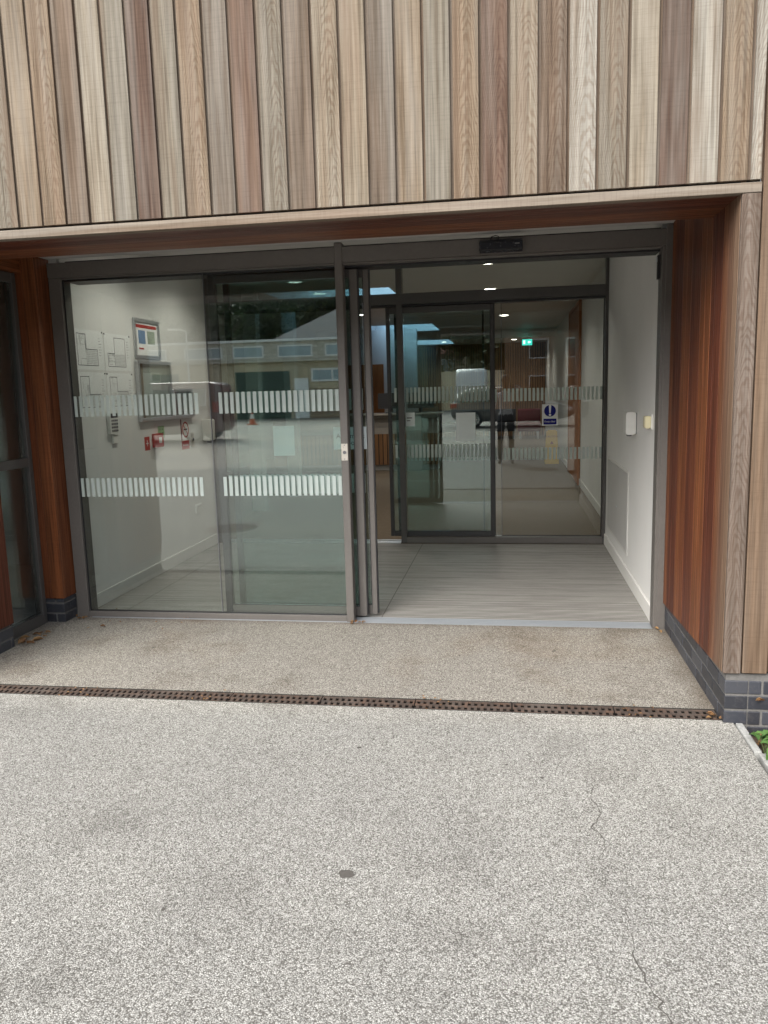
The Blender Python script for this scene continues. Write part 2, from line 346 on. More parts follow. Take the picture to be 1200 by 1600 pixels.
class MB:
    """collects shapes in world coordinates; build() links them as ONE mesh object"""
    def __init__(self): self.v = []; self.f = []; self.mi = []; self.uv = []; self.bid = []; self.sm = []; self.tone = 0.0; self.tn = []
    def face(self, pts, mi=0, uv=None, bid=0.0, smooth=False):
        i = len(self.v); self.v += [tuple(p) for p in pts]
        self.f.append(tuple(range(i, i + len(pts)))); self.mi.append(mi)
        self.uv.append(uv or [(0, 0)] * len(pts)); self.bid.append(bid); self.sm.append(smooth); self.tn.append(self.tone)
    def box(self, x0, x1, y0, y1, z0, z1, mi=0, axis='z', bid=None, skip=''):
        if bid is None: bid = newbid()
        if x0 > x1: x0, x1 = x1, x0
        if y0 > y1: y0, y1 = y1, y0
        if z0 > z1: z0, z1 = z1, z0
        c = ((x0 + x1) / 2, (y0 + y1) / 2, (z0 + z1) / 2); ax = 'xyz'.index(axis)
        P = [(x, y, z) for z in (z0, z1) for y in (y0, y1) for x in (x0, x1)]
        F = {'b': (0, 2, 3, 1), 't': (4, 5, 7, 6), 'f': (0, 1, 5, 4), 'k': (3, 2, 6, 7), 'l': (2, 0, 4, 6), 'r': (1, 3, 7, 5)}
        N = {'b': 2, 't': 2, 'f': 1, 'k': 1, 'l': 0, 'r': 0}
        for k, idx in F.items():
            if k in skip: continue
            n = N[k]; others = [a for a in range(3) if a != n]
            if ax in others: va = ax; ua = [a for a in others if a != ax][0]
            else: ua, va = others
            self.face([P[i] for i in idx], mi, [(P[i][ua] - c[ua], P[i][va]) for i in idx], bid)
    def rbox(self, x0, x1, y0, y1, z0, z1, r, axis='y', mi=0, seg=5):
        """box with rounded corners in the plane across `axis`"""
        pts = []
        ax = 'xyz'.index(axis); lo = [x0, y0, z0]; hi = [x1, y1, z1]
        a, b = [k for k in range(3) if k != ax]
        for (sa, sb, t0) in ((1, 1, 0), (0, 1, 90), (0, 0, 180), (1, 0, 270)):
            ca = hi[a] - r if sa else lo[a] + r; cb = hi[b] - r if sb else lo[b] + r
            for k in range(seg + 1):
                th = R(t0 + 90 * k / seg); pts.append((ca + r * math.cos(th), cb + r * math.sin(th)))
        def mk(p, e):
            q = [0, 0, 0]; q[a], q[b], q[ax] = p[0], p[1], e; return tuple(q)
        n = len(pts)
        A = [mk(p, lo[ax]) for p in pts]; B = [mk(p, hi[ax]) for p in pts]
        self.face(A[::-1] if ax != 1 else A, mi); self.face(B if ax != 1 else B[::-1], mi)
        for i in range(n):
            j = (i + 1) % n
            q = [A[i], A[j], B[j], B[i]]
            self.face(q if ax != 1 else q[::-1], mi, smooth=True)
    def prism(self, pts, axis, e0, e1, mi=0):
        """polygon in the two other axes (in xyz order), extruded along axis"""
        ax = 'xyz'.index(axis); a, b = [k for k in range(3) if k != ax]
        def mk(p, e):
            q = [0, 0, 0]; q[a], q[b], q[ax] = p[0], p[1], e; return tuple(q)
        A = [mk(p, e0) for p in pts]; B = [mk(p, e1) for p in pts]; bid = newbid()
        self.face(A, mi, [(p[0], p[1]) for p in pts], bid); self.face(B[::-1], mi, [(p[0], p[1]) for p in pts[::-1]], bid)
        for i in range(len(pts)):
            j = (i + 1) % len(pts); self.face([A[j], A[i], B[i], B[j]], mi, [(0, e0), (.02, e0), (.02, e1), (0, e1)], bid)
    def tube(self, path, r, seg=10, mi=0, cap=True, smooth=True):
        path = [Vector(p) for p in path]; rs = r if isinstance(r, (list, tuple)) else [r] * len(path)
        rings = []; up0 = None
        for i, p in enumerate(path):
            d = (path[min(i + 1, len(path) - 1)] - path[max(i - 1, 0)]).normalized()
            ref = Vector((0, 0, 1)) if abs(d.z) < 0.9 else Vector((1, 0, 0))
            if up0 is not None: ref = up0
            s = d.cross(ref).normalized(); u = s.cross(d).normalized(); up0 = u
            rings.append([p + rs[i] * (math.cos(2 * math.pi * k / seg) * s + math.sin(2 * math.pi * k / seg) * u) for k in range(seg)])
        bid = newbid()
        for i in range(len(rings) - 1):
            for k in range(seg):
                j = (k + 1) % seg
                self.face([rings[i][k], rings[i][j], rings[i + 1][j], rings[i + 1][k]], mi, bid=bid, smooth=smooth)
        if cap:
            self.face(rings[0][::-1], mi, bid=bid); self.face(rings[-1], mi, bid=bid)
    def disc(self, c, r, normal, seg=20, mi=0):
        n = Vector(normal).normalized(); ref = Vector((0, 0, 1)) if abs(n.z) < .9 else Vector((1, 0, 0))
        s = n.cross(ref).normalized(); u = s.cross(n) * -1
        u = n.cross(s)
        self.face([Vector(c) + r * (math.cos(2 * math.pi * k / seg) * s + math.sin(2 * math.pi * k / seg) * u) for k in range(seg)], mi)
    def build(self, name, mats, parent=None, bevel=0.0, seg=1, loc=None, merge=False):
        if not isinstance(mats, (list, tuple)): mats = [mats]
        o0 = Vector(WL[parent.name]) if parent else Vector(loc if loc is not None else (0, 0, 0))
        me = bpy.data.meshes.new(name)
        me.from_pydata([tuple(Vector(p) - o0) for p in self.v], [], self.f)
        for m in mats: me.materials.append(M[m] if isinstance(m, str) else m)
        uvl = me.uv_layers.new(name='UVMap'); flat = [c for f in self.uv for p in f for c in p]
        uvl.data.foreach_set('uv', flat)
        at = me.attributes.new('bid', 'FLOAT', 'FACE'); at.data.foreach_set('value', self.bid)
        at = me.attributes.new('tone', 'FLOAT', 'FACE'); at.data.foreach_set('value', self.tn)
        me.polygons.foreach_set('material_index', self.mi); me.polygons.foreach_set('use_smooth', self.sm)
        if bevel or merge:
            import bmesh
            bm = bmesh.new(); bm.from_mesh(me); bmesh.ops.remove_doubles(bm, verts=bm.verts, dist=1e-5); bm.to_mesh(me); bm.free()
        me.update()
        o = bpy.data.objects.new(name, me); COL.objects.link(o)
        if parent: o.parent = parent
        else: o.location = o0
        WL[o.name] = tuple(o0)
        if bevel:
            b = o.modifiers.new('edge', 'BEVEL'); b.width = bevel; b.segments = seg; b.limit_method = 'ANGLE'; b.angle_limit = R(40)
            b.use_clamp_overlap = True
        return o

def tag(o, label, cat, group=None):
    o['label'] = label; o['category'] = cat
    if group: o['group'] = group
    return o
def thing(name, label, cat, loc=(0, 0, 0), group=None):
    o = bpy.data.objects.new(name, None); COL.objects.link(o); o.location = loc; o.empty_display_size = .1
    WL[o.name] = tuple(loc); return tag(o, label, cat, group)
def struct(o): o['kind'] = 'structure'; return o
def stuff(o): o['kind'] = 'stuff'; return o
def copy_tree(o, loc=None, rz=None, label=None, parent=None):
    c = o.copy(); COL.objects.link(c); WL[c.name] = WL[o.name]
    if parent: c.parent = parent
    if loc is not None: c.location = loc
    if rz is not None: c.rotation_euler = (0, 0, rz)
    if label: c['label'] = label
    for ch in list(o.children): copy_tree(ch, parent=c)
    return c
def text(s, size, loc, rot, mat, parent, name='lettering', align='CENTER', extr=0.0004, spacing=1.0):
    cu = bpy.data.curves.new(name, 'FONT'); cu.body = s; cu.size = size; cu.align_x = align; cu.align_y = 'CENTER'; cu.extrude = extr
    cu.space_line = spacing
    t = bpy.data.objects.new('tmp', cu); COL.objects.link(t)
    bpy.context.view_layer.update()
    dg = bpy.context.evaluated_depsgraph_get()
    me = bpy.data.meshes.new_from_object(t.evaluated_get(dg)); me.name = name
    bpy.data.objects.remove(t)
    me.materials.clear(); me.materials.append(M[mat])
    o = bpy.data.objects.new(name, me); COL.objects.link(o); o.parent = parent
    o.location = Vector(loc) - Vector(WL[parent.name]); o.rotation_euler = rot; WL[o.name] = tuple(loc)
    return o
FACE_F = (R(90), 0, 0)            # reads from the car park (faces -Y)
FACE_R = (R(90), 0, R(90))        # on the left lobby wall (faces +X)

# ------------------------------------------------------------------ the building
FY = -1.45                        # cladding plane
B = thing('entrance_building', 'two-storey building clad in weathered upright cedar boards over a recessed glass entrance', 'building', (0, FY, 0))

# upper cladding: one board after another, a groove between
mb = MB(); x = -2.297 - 0.1215 * 40; k = 0
while x < 1.0:
    w = 0.1215 + random.uniform(-0.003, 0.003)
    x1 = min(x + w, 1.015)
    if 1.015 - x1 < 0.05: x1 = 1.015
    if x1 < -6.5: x = x1; continue
    d = random.uniform(-0.002, 0.002)
    i = round((x + 0.06 - (-2.297 - 0.1215)) / 0.1215 - .5)
    tn = BOARDS[i] if 0 <= i < len(BOARDS) else random.choice(BOARDS)
    mb.tone = (tn + .5) / len(CLAD_TONES)
    mb.box(x + 0.013, x1, FY + d, FY + 0.024, 2.358, 4.6)
    x = x1
mb.tone = 5.5 / len(CLAD_TONES); mb.box(-6.8, 1.017, FY + 0.013, FY + 0.03, 2.36, 4.6)
mb.build('upper_cladding', 'clad', B, 0.0015)
mb = MB(); mb.box(-6.8, 1.02, FY + 0.031, FY + 0.10, 2.33, 4.6); mb.build('cavity_backing', 'black', B)
# right-hand strip of full-height boards
mb = MB()
for (a, b) in ((1.0245, 1.129), (1.141, 1.25), (1.262, 1.37), (1.382, 1.49), (1.502, 1.61), (1.622, 1.73)):
    mb.box(a, b, FY + random.uniform(-.002, .002), FY + 0.024, 0.243, 4.6)
mb.box(1.02, 1.75, FY + 0.019, FY + 0.03, 0.246, 4.6)
mb.build('side_cladding', 'cladbrown', B, 0.0015)
# fascia over the opening and the upright trim board at its right end
mb = MB(); mb.box(-6.8, 1.018, FY - 0.004, FY + 0.05, 2.307, 2.347, axis='x'); mb.build('fascia', 'trim', B, 0.002)
mb = MB(); mb.box(0.9435, 1.0175, FY - 0.002, FY + 0.022, 0.24, 2.305); mb.build('corner_trim', 'cornertrim', B, 0.002)
# timber soffit boards along the front of the porch
mb = MB(); y = FY + 0.05
for w in (0.115, 0.115, 0.115, 0.11):
    mb.box(-3.6, 0.945, y + 0.002, y + w - 0.002, 2.309, 2.33, axis='x'); y += w
mb.box(-3.6, 0.945, y - 0.02, y, 2.331, 2.47, axis='x')
mb.build('timber_soffit', 'red', B, 0.001)
mb = MB(); mb.box(-3.6, 1.0, FY + 0.1, FY + 0.48, 2.332, 2.345); mb.build('soffit_backing', 'black', B)
mb = MB(); mb.box(-3.6, 1.05, FY + 0.48, 0.02, 2.471, 2.50); mb.build('white_soffit', 'soffitw', B)
# right reveal: narrow boards, bottom edge slightly falling towards the door
mb = MB(); y = FY + 0.024; k = 0
ws = [0.062, 0.10, 0.095, 0.12, 0.075, 0.11, 0.10, 0.125, 0.09, 0.115, 0.105, 0.12, 0.10, 0.12]
while y < -0.03:
    y1 = min(y + ws[k % len(ws)], -0.012); k += 1
    zb = lambda yy: 0.240 + (yy - FY) / (-FY) * (0.170 - 0.240)
    X0, X1 = 0.944 + random.uniform(-.0008, .0008), 0.964
    a, b = y + 0.002, y1 - 0.002
    bid = newbid(); c = (a + b) / 2
    P = [(X0, a, zb(a)), (X0, b, zb(b)), (X0, b, 2.472), (X0, a, 2.472)]
    mb.face(P[::-1], 0, [(p[1] - c, p[2]) for p in P[::-1]], bid)
    Q = [(X1, p[1], p[2]) for p in P]; mb.face(Q, 0, [(p[1] - c, p[2]) for p in Q], bid)
    for i in range(4):
        j = (i + 1) % 4; mb.face([P[i], P[j], Q[j], Q[i]], 0, [(0, P[i][2]), (0, P[j][2]), (.02, Q[j][2]), (.02, Q[i][2])], bid)
    y = y1
mb.build('reveal_cladding', 'reveal', B, 0.0012, merge=True)
mb = MB(); mb.box(0.966, 1.02, FY + 0.03, -0.008, 0.22, 2.5); mb.build('reveal_backing', 'black', B)

# engineering brick plinths: real bricks standing proud of mortar
def brickwall(mb, axis, fixed, depth, a0, a1, ztop, start=0.0, courses=4, zoff=-0.078):
    """axis: run direction. fixed: plane of the brick face; depth: signed, into the wall"""
    L, Hh, J = 0.215, 0.0625, 0.010
    for c in range(courses):
        z0 = zoff + c * (Hh + J); z1 = min(z0 + Hh, ztop)
        if z1 - z0 < 0.01: continue
        p = a0 - (0.1125 if c % 2 else 0.0) - start
        while p < a1:
            s, e = max(p, a0), min(p + L, a1)
            if e - s > 0.015:
                f = fixed + random.uniform(-.001, .001)
                if axis == 'y': mb.box(f, fixed + depth, s, e, z0, z1)
                else: mb.box(s, e, f, fixed + depth, z0, z1)
            p += L + J
mb = MB()
brickwall(mb, 'y', 0.957, 0.10, FY + 0.012, -0.01, 0.246)
brickwall(mb, 'x', FY + 0.012, 0.10, 1.0605, 2.4, 0.246, start=0.05)
mb.build('brick_plinth', 'brick', B, 0.004, 2)
mb = MB(); mb.box(0.961, 1.16, FY + 0.016, -0.012, -0.1, 0.2345); mb.box(1.165, 2.4, FY + 0.016, FY + 0.1, -0.1, 0.2345); mb.build('mortar', 'mortar', B)

# left return of the porch: pier beside the door, narrow side window, front pier
mb = MB()
mb.box(-3.238, -3.160, -0.150, -0.128, 0.172, 2.468); mb.box(-3.157, -3.069, -0.150, -0.128, 0.172, 2.468)
mb.box(-3.090, -3.069, -0.127, 0.03, 0.172, 2.468)
mb.box(-3.238, -3.218, -0.127, -0.012, 0.172, 2.468)
mb.build('pier_cladding', 'red', B, 0.0015)
mb = MB(); brickwall(mb, 'x', -0.137, 0.09, -3.25, -3.080, 0.168)
mb.box(-3.19, -3.0805, -0.046, 0.02, -0.0055, 0.057); mb.box(-3.19, -3.0800, -0.046, 0.02, 0.067, 0.1295); mb.box(-3.19, -3.0805, -0.046, 0.02, 0.1395, 0.168)
mb.build('pier_brick', 'brick', B, 0.004, 2)
mb = MB(); mb.box(-3.235, -3.083, -0.133, 0.03, -0.1, 0.16); mb.build('pier_mortar', 'mortar', B)
mb = MB()
for (a, b) in ((-1.428, -1.31), (-1.307, -1.19), (-1.187, -1.06), (-1.057, -0.94), (-0.937, -0.80), (-0.797, -0.672)):
    mb.box(-3.122, -3.10, a, b, 0.155, 2.305)
mb.box(-3.24, -3.123, -0.694, -0.672, 0.155, 2.305)
mb.build('front_pier_cladding', 'red', B, 0.0015)
mb = MB()
xx = -3.10
while xx > -6.6:
    mb.box(xx - 0.105, xx, FY, FY + 0.022, 0.243, 2.305); xx -= 0.1215
mb.box(-6.7, -3.1, FY + 0.019, FY + 0.03, 0.246, 2.305)
mb.build('lower_cladding', 'clad', B, 0.0015)
mb = MB(); brickwall(mb, 'y', -3.112, -0.1, FY + 0.012, -0.668, 0.157, start=.04); brickwall(mb, 'x', FY + 0.012, 0.1, -6.6, -3.21, 0.24)
mb.build('front_pier_brick', 'brick', B, 0.004, 2)
mb = MB(); mb.box(-3.20, -3.116, FY + 0.016, -0.672, -0.1, 0.152); mb.box(-6.6, -3.21, FY + 0.016, FY + 0.1, -0.1, 0.234); mb.build('front_pier_mortar', 'mortar', B)
mb = MB(); mb.box(-6.6, -3.24, FY + 0.031, FY + 0.2, 0.15, 2.33); mb.box(-3.24, -3.124, FY + 0.031, -0.70, 0.15, 2.33); mb.build('front_pier_core', 'black', B)
# timber head above the side window
mb = MB(); mb.box(-3.235, -3.165, -1.36, -0.152, 2.365, 2.468, axis='y'); mb.build('window_head', 'red', B, 0.001)
# side window (faces the porch)
sw = MB()
sw.box(-3.262, -3.205, -0.196, -0.152, 0.0, 2.362)
sw.box(-3.262, -3.205, -0.671, -0.625, 0.0, 2.362)
sw.box(-3.262, -3.205, -0.624, -0.197, 1.098, 1.158); sw.box(-3.262, -3.205, -0.624, -0.197, 0.0, 0.075); sw.box(-3.262, -3.205, -0.624, -0.197, 2.30, 2.362)
W_ = sw.build('side_window', 'frame_dark', B, 0.002)
mb = MB(); mb.box(-3.242, -3.226, -0.624, -0.197, 0.076, 1.097); mb.box(-3.242, -3.226, -0.624, -0.197, 1.159, 2.299); mb.build('pane', 'glass', W_)

# ---- lobby shell
LX0, LX1, LY1, CZ = -3.05, 0.905, 2.80, 2.75
mb = MB(); mb.box(LX0 - 0.15, LX0, 0.13, LY1 + 0.10, -0.02, 2.9); mb.box(LX0 - 0.16, LX0 - .019, 0.031, 0.128, -0.02, 2.9); mb.build('lobby_wall', 'wall', B)
mb = MB(); mb.box(LX1, LX1 + 0.15, 0.125, LY1 + 0.10, -0.02, 2.9); mb.build('lobby_wall', 'wall', B)
mb = MB(); mb.box(LX0, LX0 + 0.014, 0.14, 2.735, 0.0, 0.105); mb.build('skirting', 'skirt', B, 0.003)
mb = MB(); mb.box(LX1 - 0.014, LX1, 0.13, 2.735, 0.0, 0.105); mb.build('skirting', 'skirt', B, 0.003)
mb = MB(); mb.box(LX0 - .2, LX1 + .2, 0.02, LY1 + 0.05, CZ, CZ + 0.12); mb.build('lobby_ceiling', 'ceil', B)
mb = MB(); mb.box(-7.0, 1.3, -0.02, 0.12, 2.505, 4.6); mb.build('upper_wall', 'wall', B)
# ---- foyer shell
FX0, FX1, FY1, FZ = -5.6, 1.05, 20.0, 2.85
mb = MB(); mb.box(FX1, FX1 + 0.15, 2.90, 7.45, -0.02, 3.0); mb.box(FX1, FX1 + 0.15, 9.5, FY1 + .2, -0.02, 3.0); mb.box(FX1, FX1 + .15, 7.45, 9.5, 2.74, 3.0); mb.box(FX1 + .05, FX1 + .15, 7.45, 9.5, -0.02, 2.74)
mb.build('foyer_wall', 'wall', B)
mb = MB(); mb.box(FX1 - 0.014, FX1, 2.90, 7.44, 0.0, 0.105); mb.box(FX1 - 0.014, FX1, 9.51, 19.9, 0.0, 0.105); mb.build('skirting', 'skirt', B)
mb = MB(); mb.box(FX0 - 0.15, FX0, 2.90, FY1 + .2, -0.02, 3.0); mb.build('foyer_wall', 'wall', B)
mb = MB(); mb.box(FX0 - 0.15, LX0 - .15, 2.75, 2.90, -0.02, 3.0); mb.build('foyer_wall', 'wall', B)
mb = MB(); mb.box(LX1 + .15, FX1 + 0.15, 2.75, 2.90, -0.02, 3.0); mb.build('foyer_wall', 'wall', B)
mb = MB(); mb.box(LX0 - .15, LX1 + 0.15, 2.86, 2.90, 2.755, 3.0); mb.build('foyer_wall', 'wall', B)
mb = MB()
mb.face([(FX0, FY1, 0), (FX1, FY1, 0), (FX1, FY1, 3), (FX0, FY1, 3)], 0, [(FX0, 0), (FX1, 0), (FX1, 3), (FX0, 3)])
mb.box(FX0 - .2, FX1 + .2, FY1 + 0.005, FY1 + 0.2, 0, 3)
mb.build('slatted_wall', 'slat', B)
mb = MB(); mb.box(-4.3, -2.05, 12.6, 12.75, 0, FZ); mb.build('partition_wall', 'wall', B)
mb = MB(); mb.box(-3.62, -2.80, 12.585, 12.6, 0.0, 2.1); mb.build('partition_door', 'oak', B)
for (px, py) in ((-3.30, 4.96), (-3.19, 6.34)):
    mb = MB(); mb.box(px - .085, px + .085, py - .085, py + .085, 0, FZ); mb.build('white_column', 'wall', B, 0.004)
# ceiling with three rooflights
holes = [(-3.25, -1.52, 5.3, 6.75), (-3.1, -1.56, 11.4, 13.4), (-3.1, -1.64, 17.0, 19.3)]
mb = MB(); ys = [2.86] + [v for h in holes for v in h[2:]] + [FY1 + .2]
for i in range(len(ys) - 1):
    a, b = ys[i], ys[i + 1]
    if i % 2 == 0: mb.box(FX0 - .2, FX1 + .2, a, b, FZ, FZ + 0.15)
    else:
        h = holes[i // 2]
        mb.box(FX0 - .2, h[0], a, b, FZ, FZ + 0.15); mb.box(h[1], FX1 + .2, a, b, FZ, FZ + 0.15)
mb.build('foyer_ceiling', 'ceil', B)
for h in holes:
    mb = MB(); x0, x1, y0, y1 = h; z0, z1 = FZ - 0.004, FZ + 0.5; w = 0.035
    mb.box(x0, x0 + w, y0, y1, z0, z1); mb.box(x1 - w, x1, y0, y1, z0, z1); mb.box(x0 + w, x1 - w, y0, y0 + w, z0, z1); mb.box(x0 + w, x1 - w, y1 - w, y1, z0, z1)
    rl = mb.build('rooflight', 'paper', B)
    mb = MB(); mb.box(x0 - .05, x1 + .05, y0 - .05, y1 + .05, z1 + .002, z1 + .02); mb.build('pane', 'skyglass', rl)
mb = MB(); mb.box(-1.4, FX1, 14.0, 14.12, 2.66, FZ - .001); mb.build('ceiling_beam', 'ceil', B)
# wooden door in the right-hand foyer wall
mb = MB(); mb.box(FX1 - 0.030, FX1 + .045, 7.458, 9.492, 0.0, 2.735); D_ = mb.build('wooden_door', 'oak', B, 0.002)
mb = MB(); mb.box(FX1 - 0.04, FX1 + .004, 7.38, 7.455, 0, 2.735); mb.box(FX1 - .04, FX1 + .004, 9.495, 9.57, 0, 2.735); mb.box(FX1 - .04, FX1 + .004, 7.38, 9.57, 2.735, 2.79); mb.build('door_frame', 'oak', D_)
# room behind the side window, closed and dim
mb = MB(); mb.box(-6.6, -5.9, -1.2, 2.7, 0, 2.6); mb.box(-5.9, -3.27, 1.6, 1.7, 0, 2.6); mb.box(-6.6, -3.27, -1.2, 2.7, 2.40, 2.6); mb.box(-6.6, -3.27, -1.2, 2.7, -0.02, -0.006)
mb.build('office_wall', 'wall', B)
mb = MB(); mb.box(-6.8, -6.6, FY + .1, 21, 0, 4.6); mb.box(FX1 + .4, FX1 + .6, FY + .11, 21, 0.0, 2.45); mb.build('outer_wall', 'wall', B)
mb = MB(); mb.box(1.2, 2.4, FY + .032, FY + .1, 0.247, 4.6); mb.build('side_wall_core', 'black', B)
mb = MB(); mb.box(-7.0, 2.4, FY + .11, 2.9, 4.61, 4.75); mb.build('flat_roof', 'frame_dark', B)

# ------------------------------------------------------------------ floors
mb = MB(); mb.box(-3.045, 0.90, 0.128, 2.72, -0.03, 0.0); tag(mb.build('entrance_matting', 'mat'), 'grey ribbed barrier matting filling the lobby floor between the two glass screens', 'doormat')
mb = MB(); mb.face([(FX0 - .2, 2.72, -0.004), (FX1 + .2, 2.72, -0.004), (FX1 + .2, 20.2, -0.004), (FX0 - .2, 20.2, -0.004)]); struct(mb.build('foyer_floor', 'carpet'))
mb = MB()
for i in range(5):
    mb.box(-2.97, 0.885, -0.014 + i * .0285, 0.0045 + i * .0285, -0.02, 0.003)
mb.box(-2.97, 0.885, -0.02, 0.126, -0.03, -0.008, mi=1)
tag(mb.build('door_threshold', ['thresh', 'black'], None, 0.001), 'grooved aluminium threshold strip across the foot of the outer doorway', 'threshold')
mb = MB(); mb.box(-2.97, -1.11, 2.74, 2.84, -0.02, 0.004); mb.box(-2.97, -1.11, 2.87, 2.90, -0.02, 0.008)
tag(mb.build('door_threshold', 'alu', None, 0.001), 'pale metal threshold strip in the inner doorway behind the parked glass doors', 'threshold')

# ------------------------------------------------------------------ outer glazed screen
ST_P, ST_W = 0.0398, 0.0235
BANDS = ((1.418, 1.558), (0.862, 0.992))
def stripes(name, x0, x1, y, parent, off=0.0, bands=BANDS):
    for (z0, z1) in bands:
        mb = MB(); x = x0 + off
        while x + ST_W <= x1:
            mb.box(x, x + ST_W, y - 0.0006, y, z0, z1); x += ST_P
        mb.build(name, 'frost', parent)

SC = thing('entrance_screen', 'taupe framed outer glass screen with header, centre mullion and fixed left panes', 'glass screen', (-1.07, 0, 0))
mb = MB(); mb.box(-3.0655, -2.977, 0.0, 0.125, 0.0, 2.344); mb.build('jamb', 'frame', SC, 0.003)
mb = MB(); mb.box(0.889, 0.956, 0.0, 0.12, -0.01, 2.344); mb.box(0.908, 0.962, -0.011, -0.001, -0.01, 2.466); mb.build('jamb', 'frame', SC, 0.003)
mb = MB(); mb.box(-3.0655, 0.9415, -0.006, 0.06, 2.345, 2.441); mb.box(-2.977, 0.889, -0.002, 0.07, 2.334, 2.3445); mb.build('header', 'frame', SC, 0.003)
mb = MB(); mb.box(-2.977, 0.889, 0.075, 0.235, 2.325, 2.46); mb.box(-2.977, -1.05, 0.03, 0.0745, 2.320, 2.333); mb.build('door_track', 'black', SC)
mb = MB(); mb.box(-2.80, 0.80, 0.236, 0.262, 2.335, 2.46); mb.build('operator_cover', 'frame', SC, 0.002)
mb = MB(); mb.box(-1.0965, -1.0455, -0.012, 0.065, -0.005, 2.466); MU = mb.build('mullion', 'frame', SC, 0.004)
mb = MB(); mb.box(-2.977, -1.0975, 0.0, 0.06, 0.0, 0.040); mb.build('sill', 'frame', SC, 0.003)
mb = MB(); mb.box(-2.975, -1.99, 0.026, 0.040, 0.043, 2.332); P1 = mb.build('glass_pane', 'glass', SC)
mb = MB(); mb.box(-1.986, -1.0985, 0.026, 0.040, 0.043, 2.332); P2 = mb.build('glass_pane', 'glass', SC)
mb = MB(); mb.box(-1.990, -1.986, 0.027, 0.039, 0.043, 2.332); mb.build('silicone_joint', 'inkgrey', SC)
mb = MB(); mb.box(-2.976, -1.0985, 0.022, 0.025, 0.0405, 0.048); mb.box(-2.9765, -2.968, 0.020, 0.0255, 0.049, 2.33); mb.build('gasket', 'black', SC)
stripes('manifestation', -3.0 + .03, -2.06, 0.0255, P1)
stripes('manifestation', -1.925, -1.10, 0.0255, P2)
mb = MB(); mb.box(-1.0935, -1.050, -0.0155, -0.0125, 1.096, 1.206); LK = mb.build('lock_plate', 'steel', MU, 0.001)
mb = MB()
mb.tube([(-1.0715, -0.0158, 1.149), (-1.0715, -0.0205, 1.149)], 0.011, 16)
K_ = mb.build('keyhole', 'inkgrey', MU)
for zz in (1.106, 1.196):
    mb = MB(); mb.tube([(-1.0715, -0.0158, zz), (-1.0715, -0.0172, zz)], 0.0035, 10); mb.build('screw', 'inkgrey', MU)

M['leafdark'] = plain('near_black_and_shaded_aluminium', (0.044, 0.043, 0.044), 0.4, 0.0, 0.05, 60)  # inner leaf's own colour; on outer trailing stiles it is painted shade
def leaf(label, x0, x1, y0, yglass, name='sliding_door', zt=2.318, zb=0.016, stile=0.05, rail=0.066, mat='frame', off=0.0, top=0.05, dep=0.04):
    t = thing(name, label, 'sliding door', ((x0 + x1) / 2, y0, zb))
    mb = MB(); mb.box(x1 - stile, x1, y0, y0 + dep, zb, zt); mb.build('leading_stile', mat, t, 0.003)
    mb = MB(); mb.box(x0, x0 + stile, y0, y0 + dep, zb, zt); mb.build('trailing_stile', 'leafdark', t, 0.003)  # outer leaves: near-black stands in for shade on a taupe stile
    mb = MB(); mb.box(x0 + stile, x1 - stile, y0 + .001, y0 + dep - .001, zb, zb + rail); mb.build('bottom_rail', mat, t, 0.003)
    mb = MB(); mb.box(x0 + stile, x1 - stile, y0 + .001, y0 + dep - .001, zt - top, zt); mb.build('top_rail', 'frame_dark', t, 0.003)  # outer leaves: shade put into the colour of a taupe rail
    mb = MB(); mb.box(x1, x1 + 0.007, y0 + 0.006, y0 + dep - .006, zb + .01, zt); mb.box(x0 + stile, x1 - stile, y0 - .0005, y0 + .001, zb + rail, zb + rail + .005); mb.box(x0 + stile, x0 + stile + .004, y0 - .0005, y0 + .001, zb + rail + .005, zt - top); mb.box(x1 - stile - .004, x1 - stile, y0 - .0005, y0 + .001, zb + rail + .005, zt - top)
    mb.build('edge_seal', 'black', t)
    mb = MB(); mb.box(x0 + stile + .001, x1 - stile - .001, yglass, yglass + 0.012, zb + rail + .001, zt - top - .001); g = mb.build('glass_pane', 'glassleaf', t)
    stripes('manifestation', x0 + stile + 0.012 + off, x1 - stile, yglass - 0.0003, g)
    return t
LA = leaf('sliding glass door leaf parked open just behind the centre mullion, nearest the porch', -1.983, -0.975, 0.092, 0.106, off=0.006)
LB = leaf('sliding glass door leaf parked open furthest right and deepest behind the centre mullion', -1.897, -0.910, 0.140, 0.154, stile=0.036, off=0.02)

# paper notices stuck to the door glass
t = thing('paper_notice', 'white paper notice lettered Automatic door, half hidden by the centre mullion', 'notice', (-1.06, 0.134, 1.16))
mb = MB(); mb.box(-1.180, -0.951, 0.1532, 0.1537, 1.156, 1.306); mb.build('sheet', 'paperblue', t)
text('Automatic', 0.046, (-1.064, 0.1526, 1.245), FACE_F, 'ink', t)
text('door', 0.046, (-1.064, 0.1526, 1.200), FACE_F, 'ink', t)
mb = MB(); mb.box(-1.600, -1.452, 0.1532, 0.1537, 1.120, 1.322); tag(mb.build('paper_notice', 'paperblue', None, loc=(-1.526, .153, 1.12)), 'blank white sheet stuck on the parked door glass left of the centre mullion', 'notice')

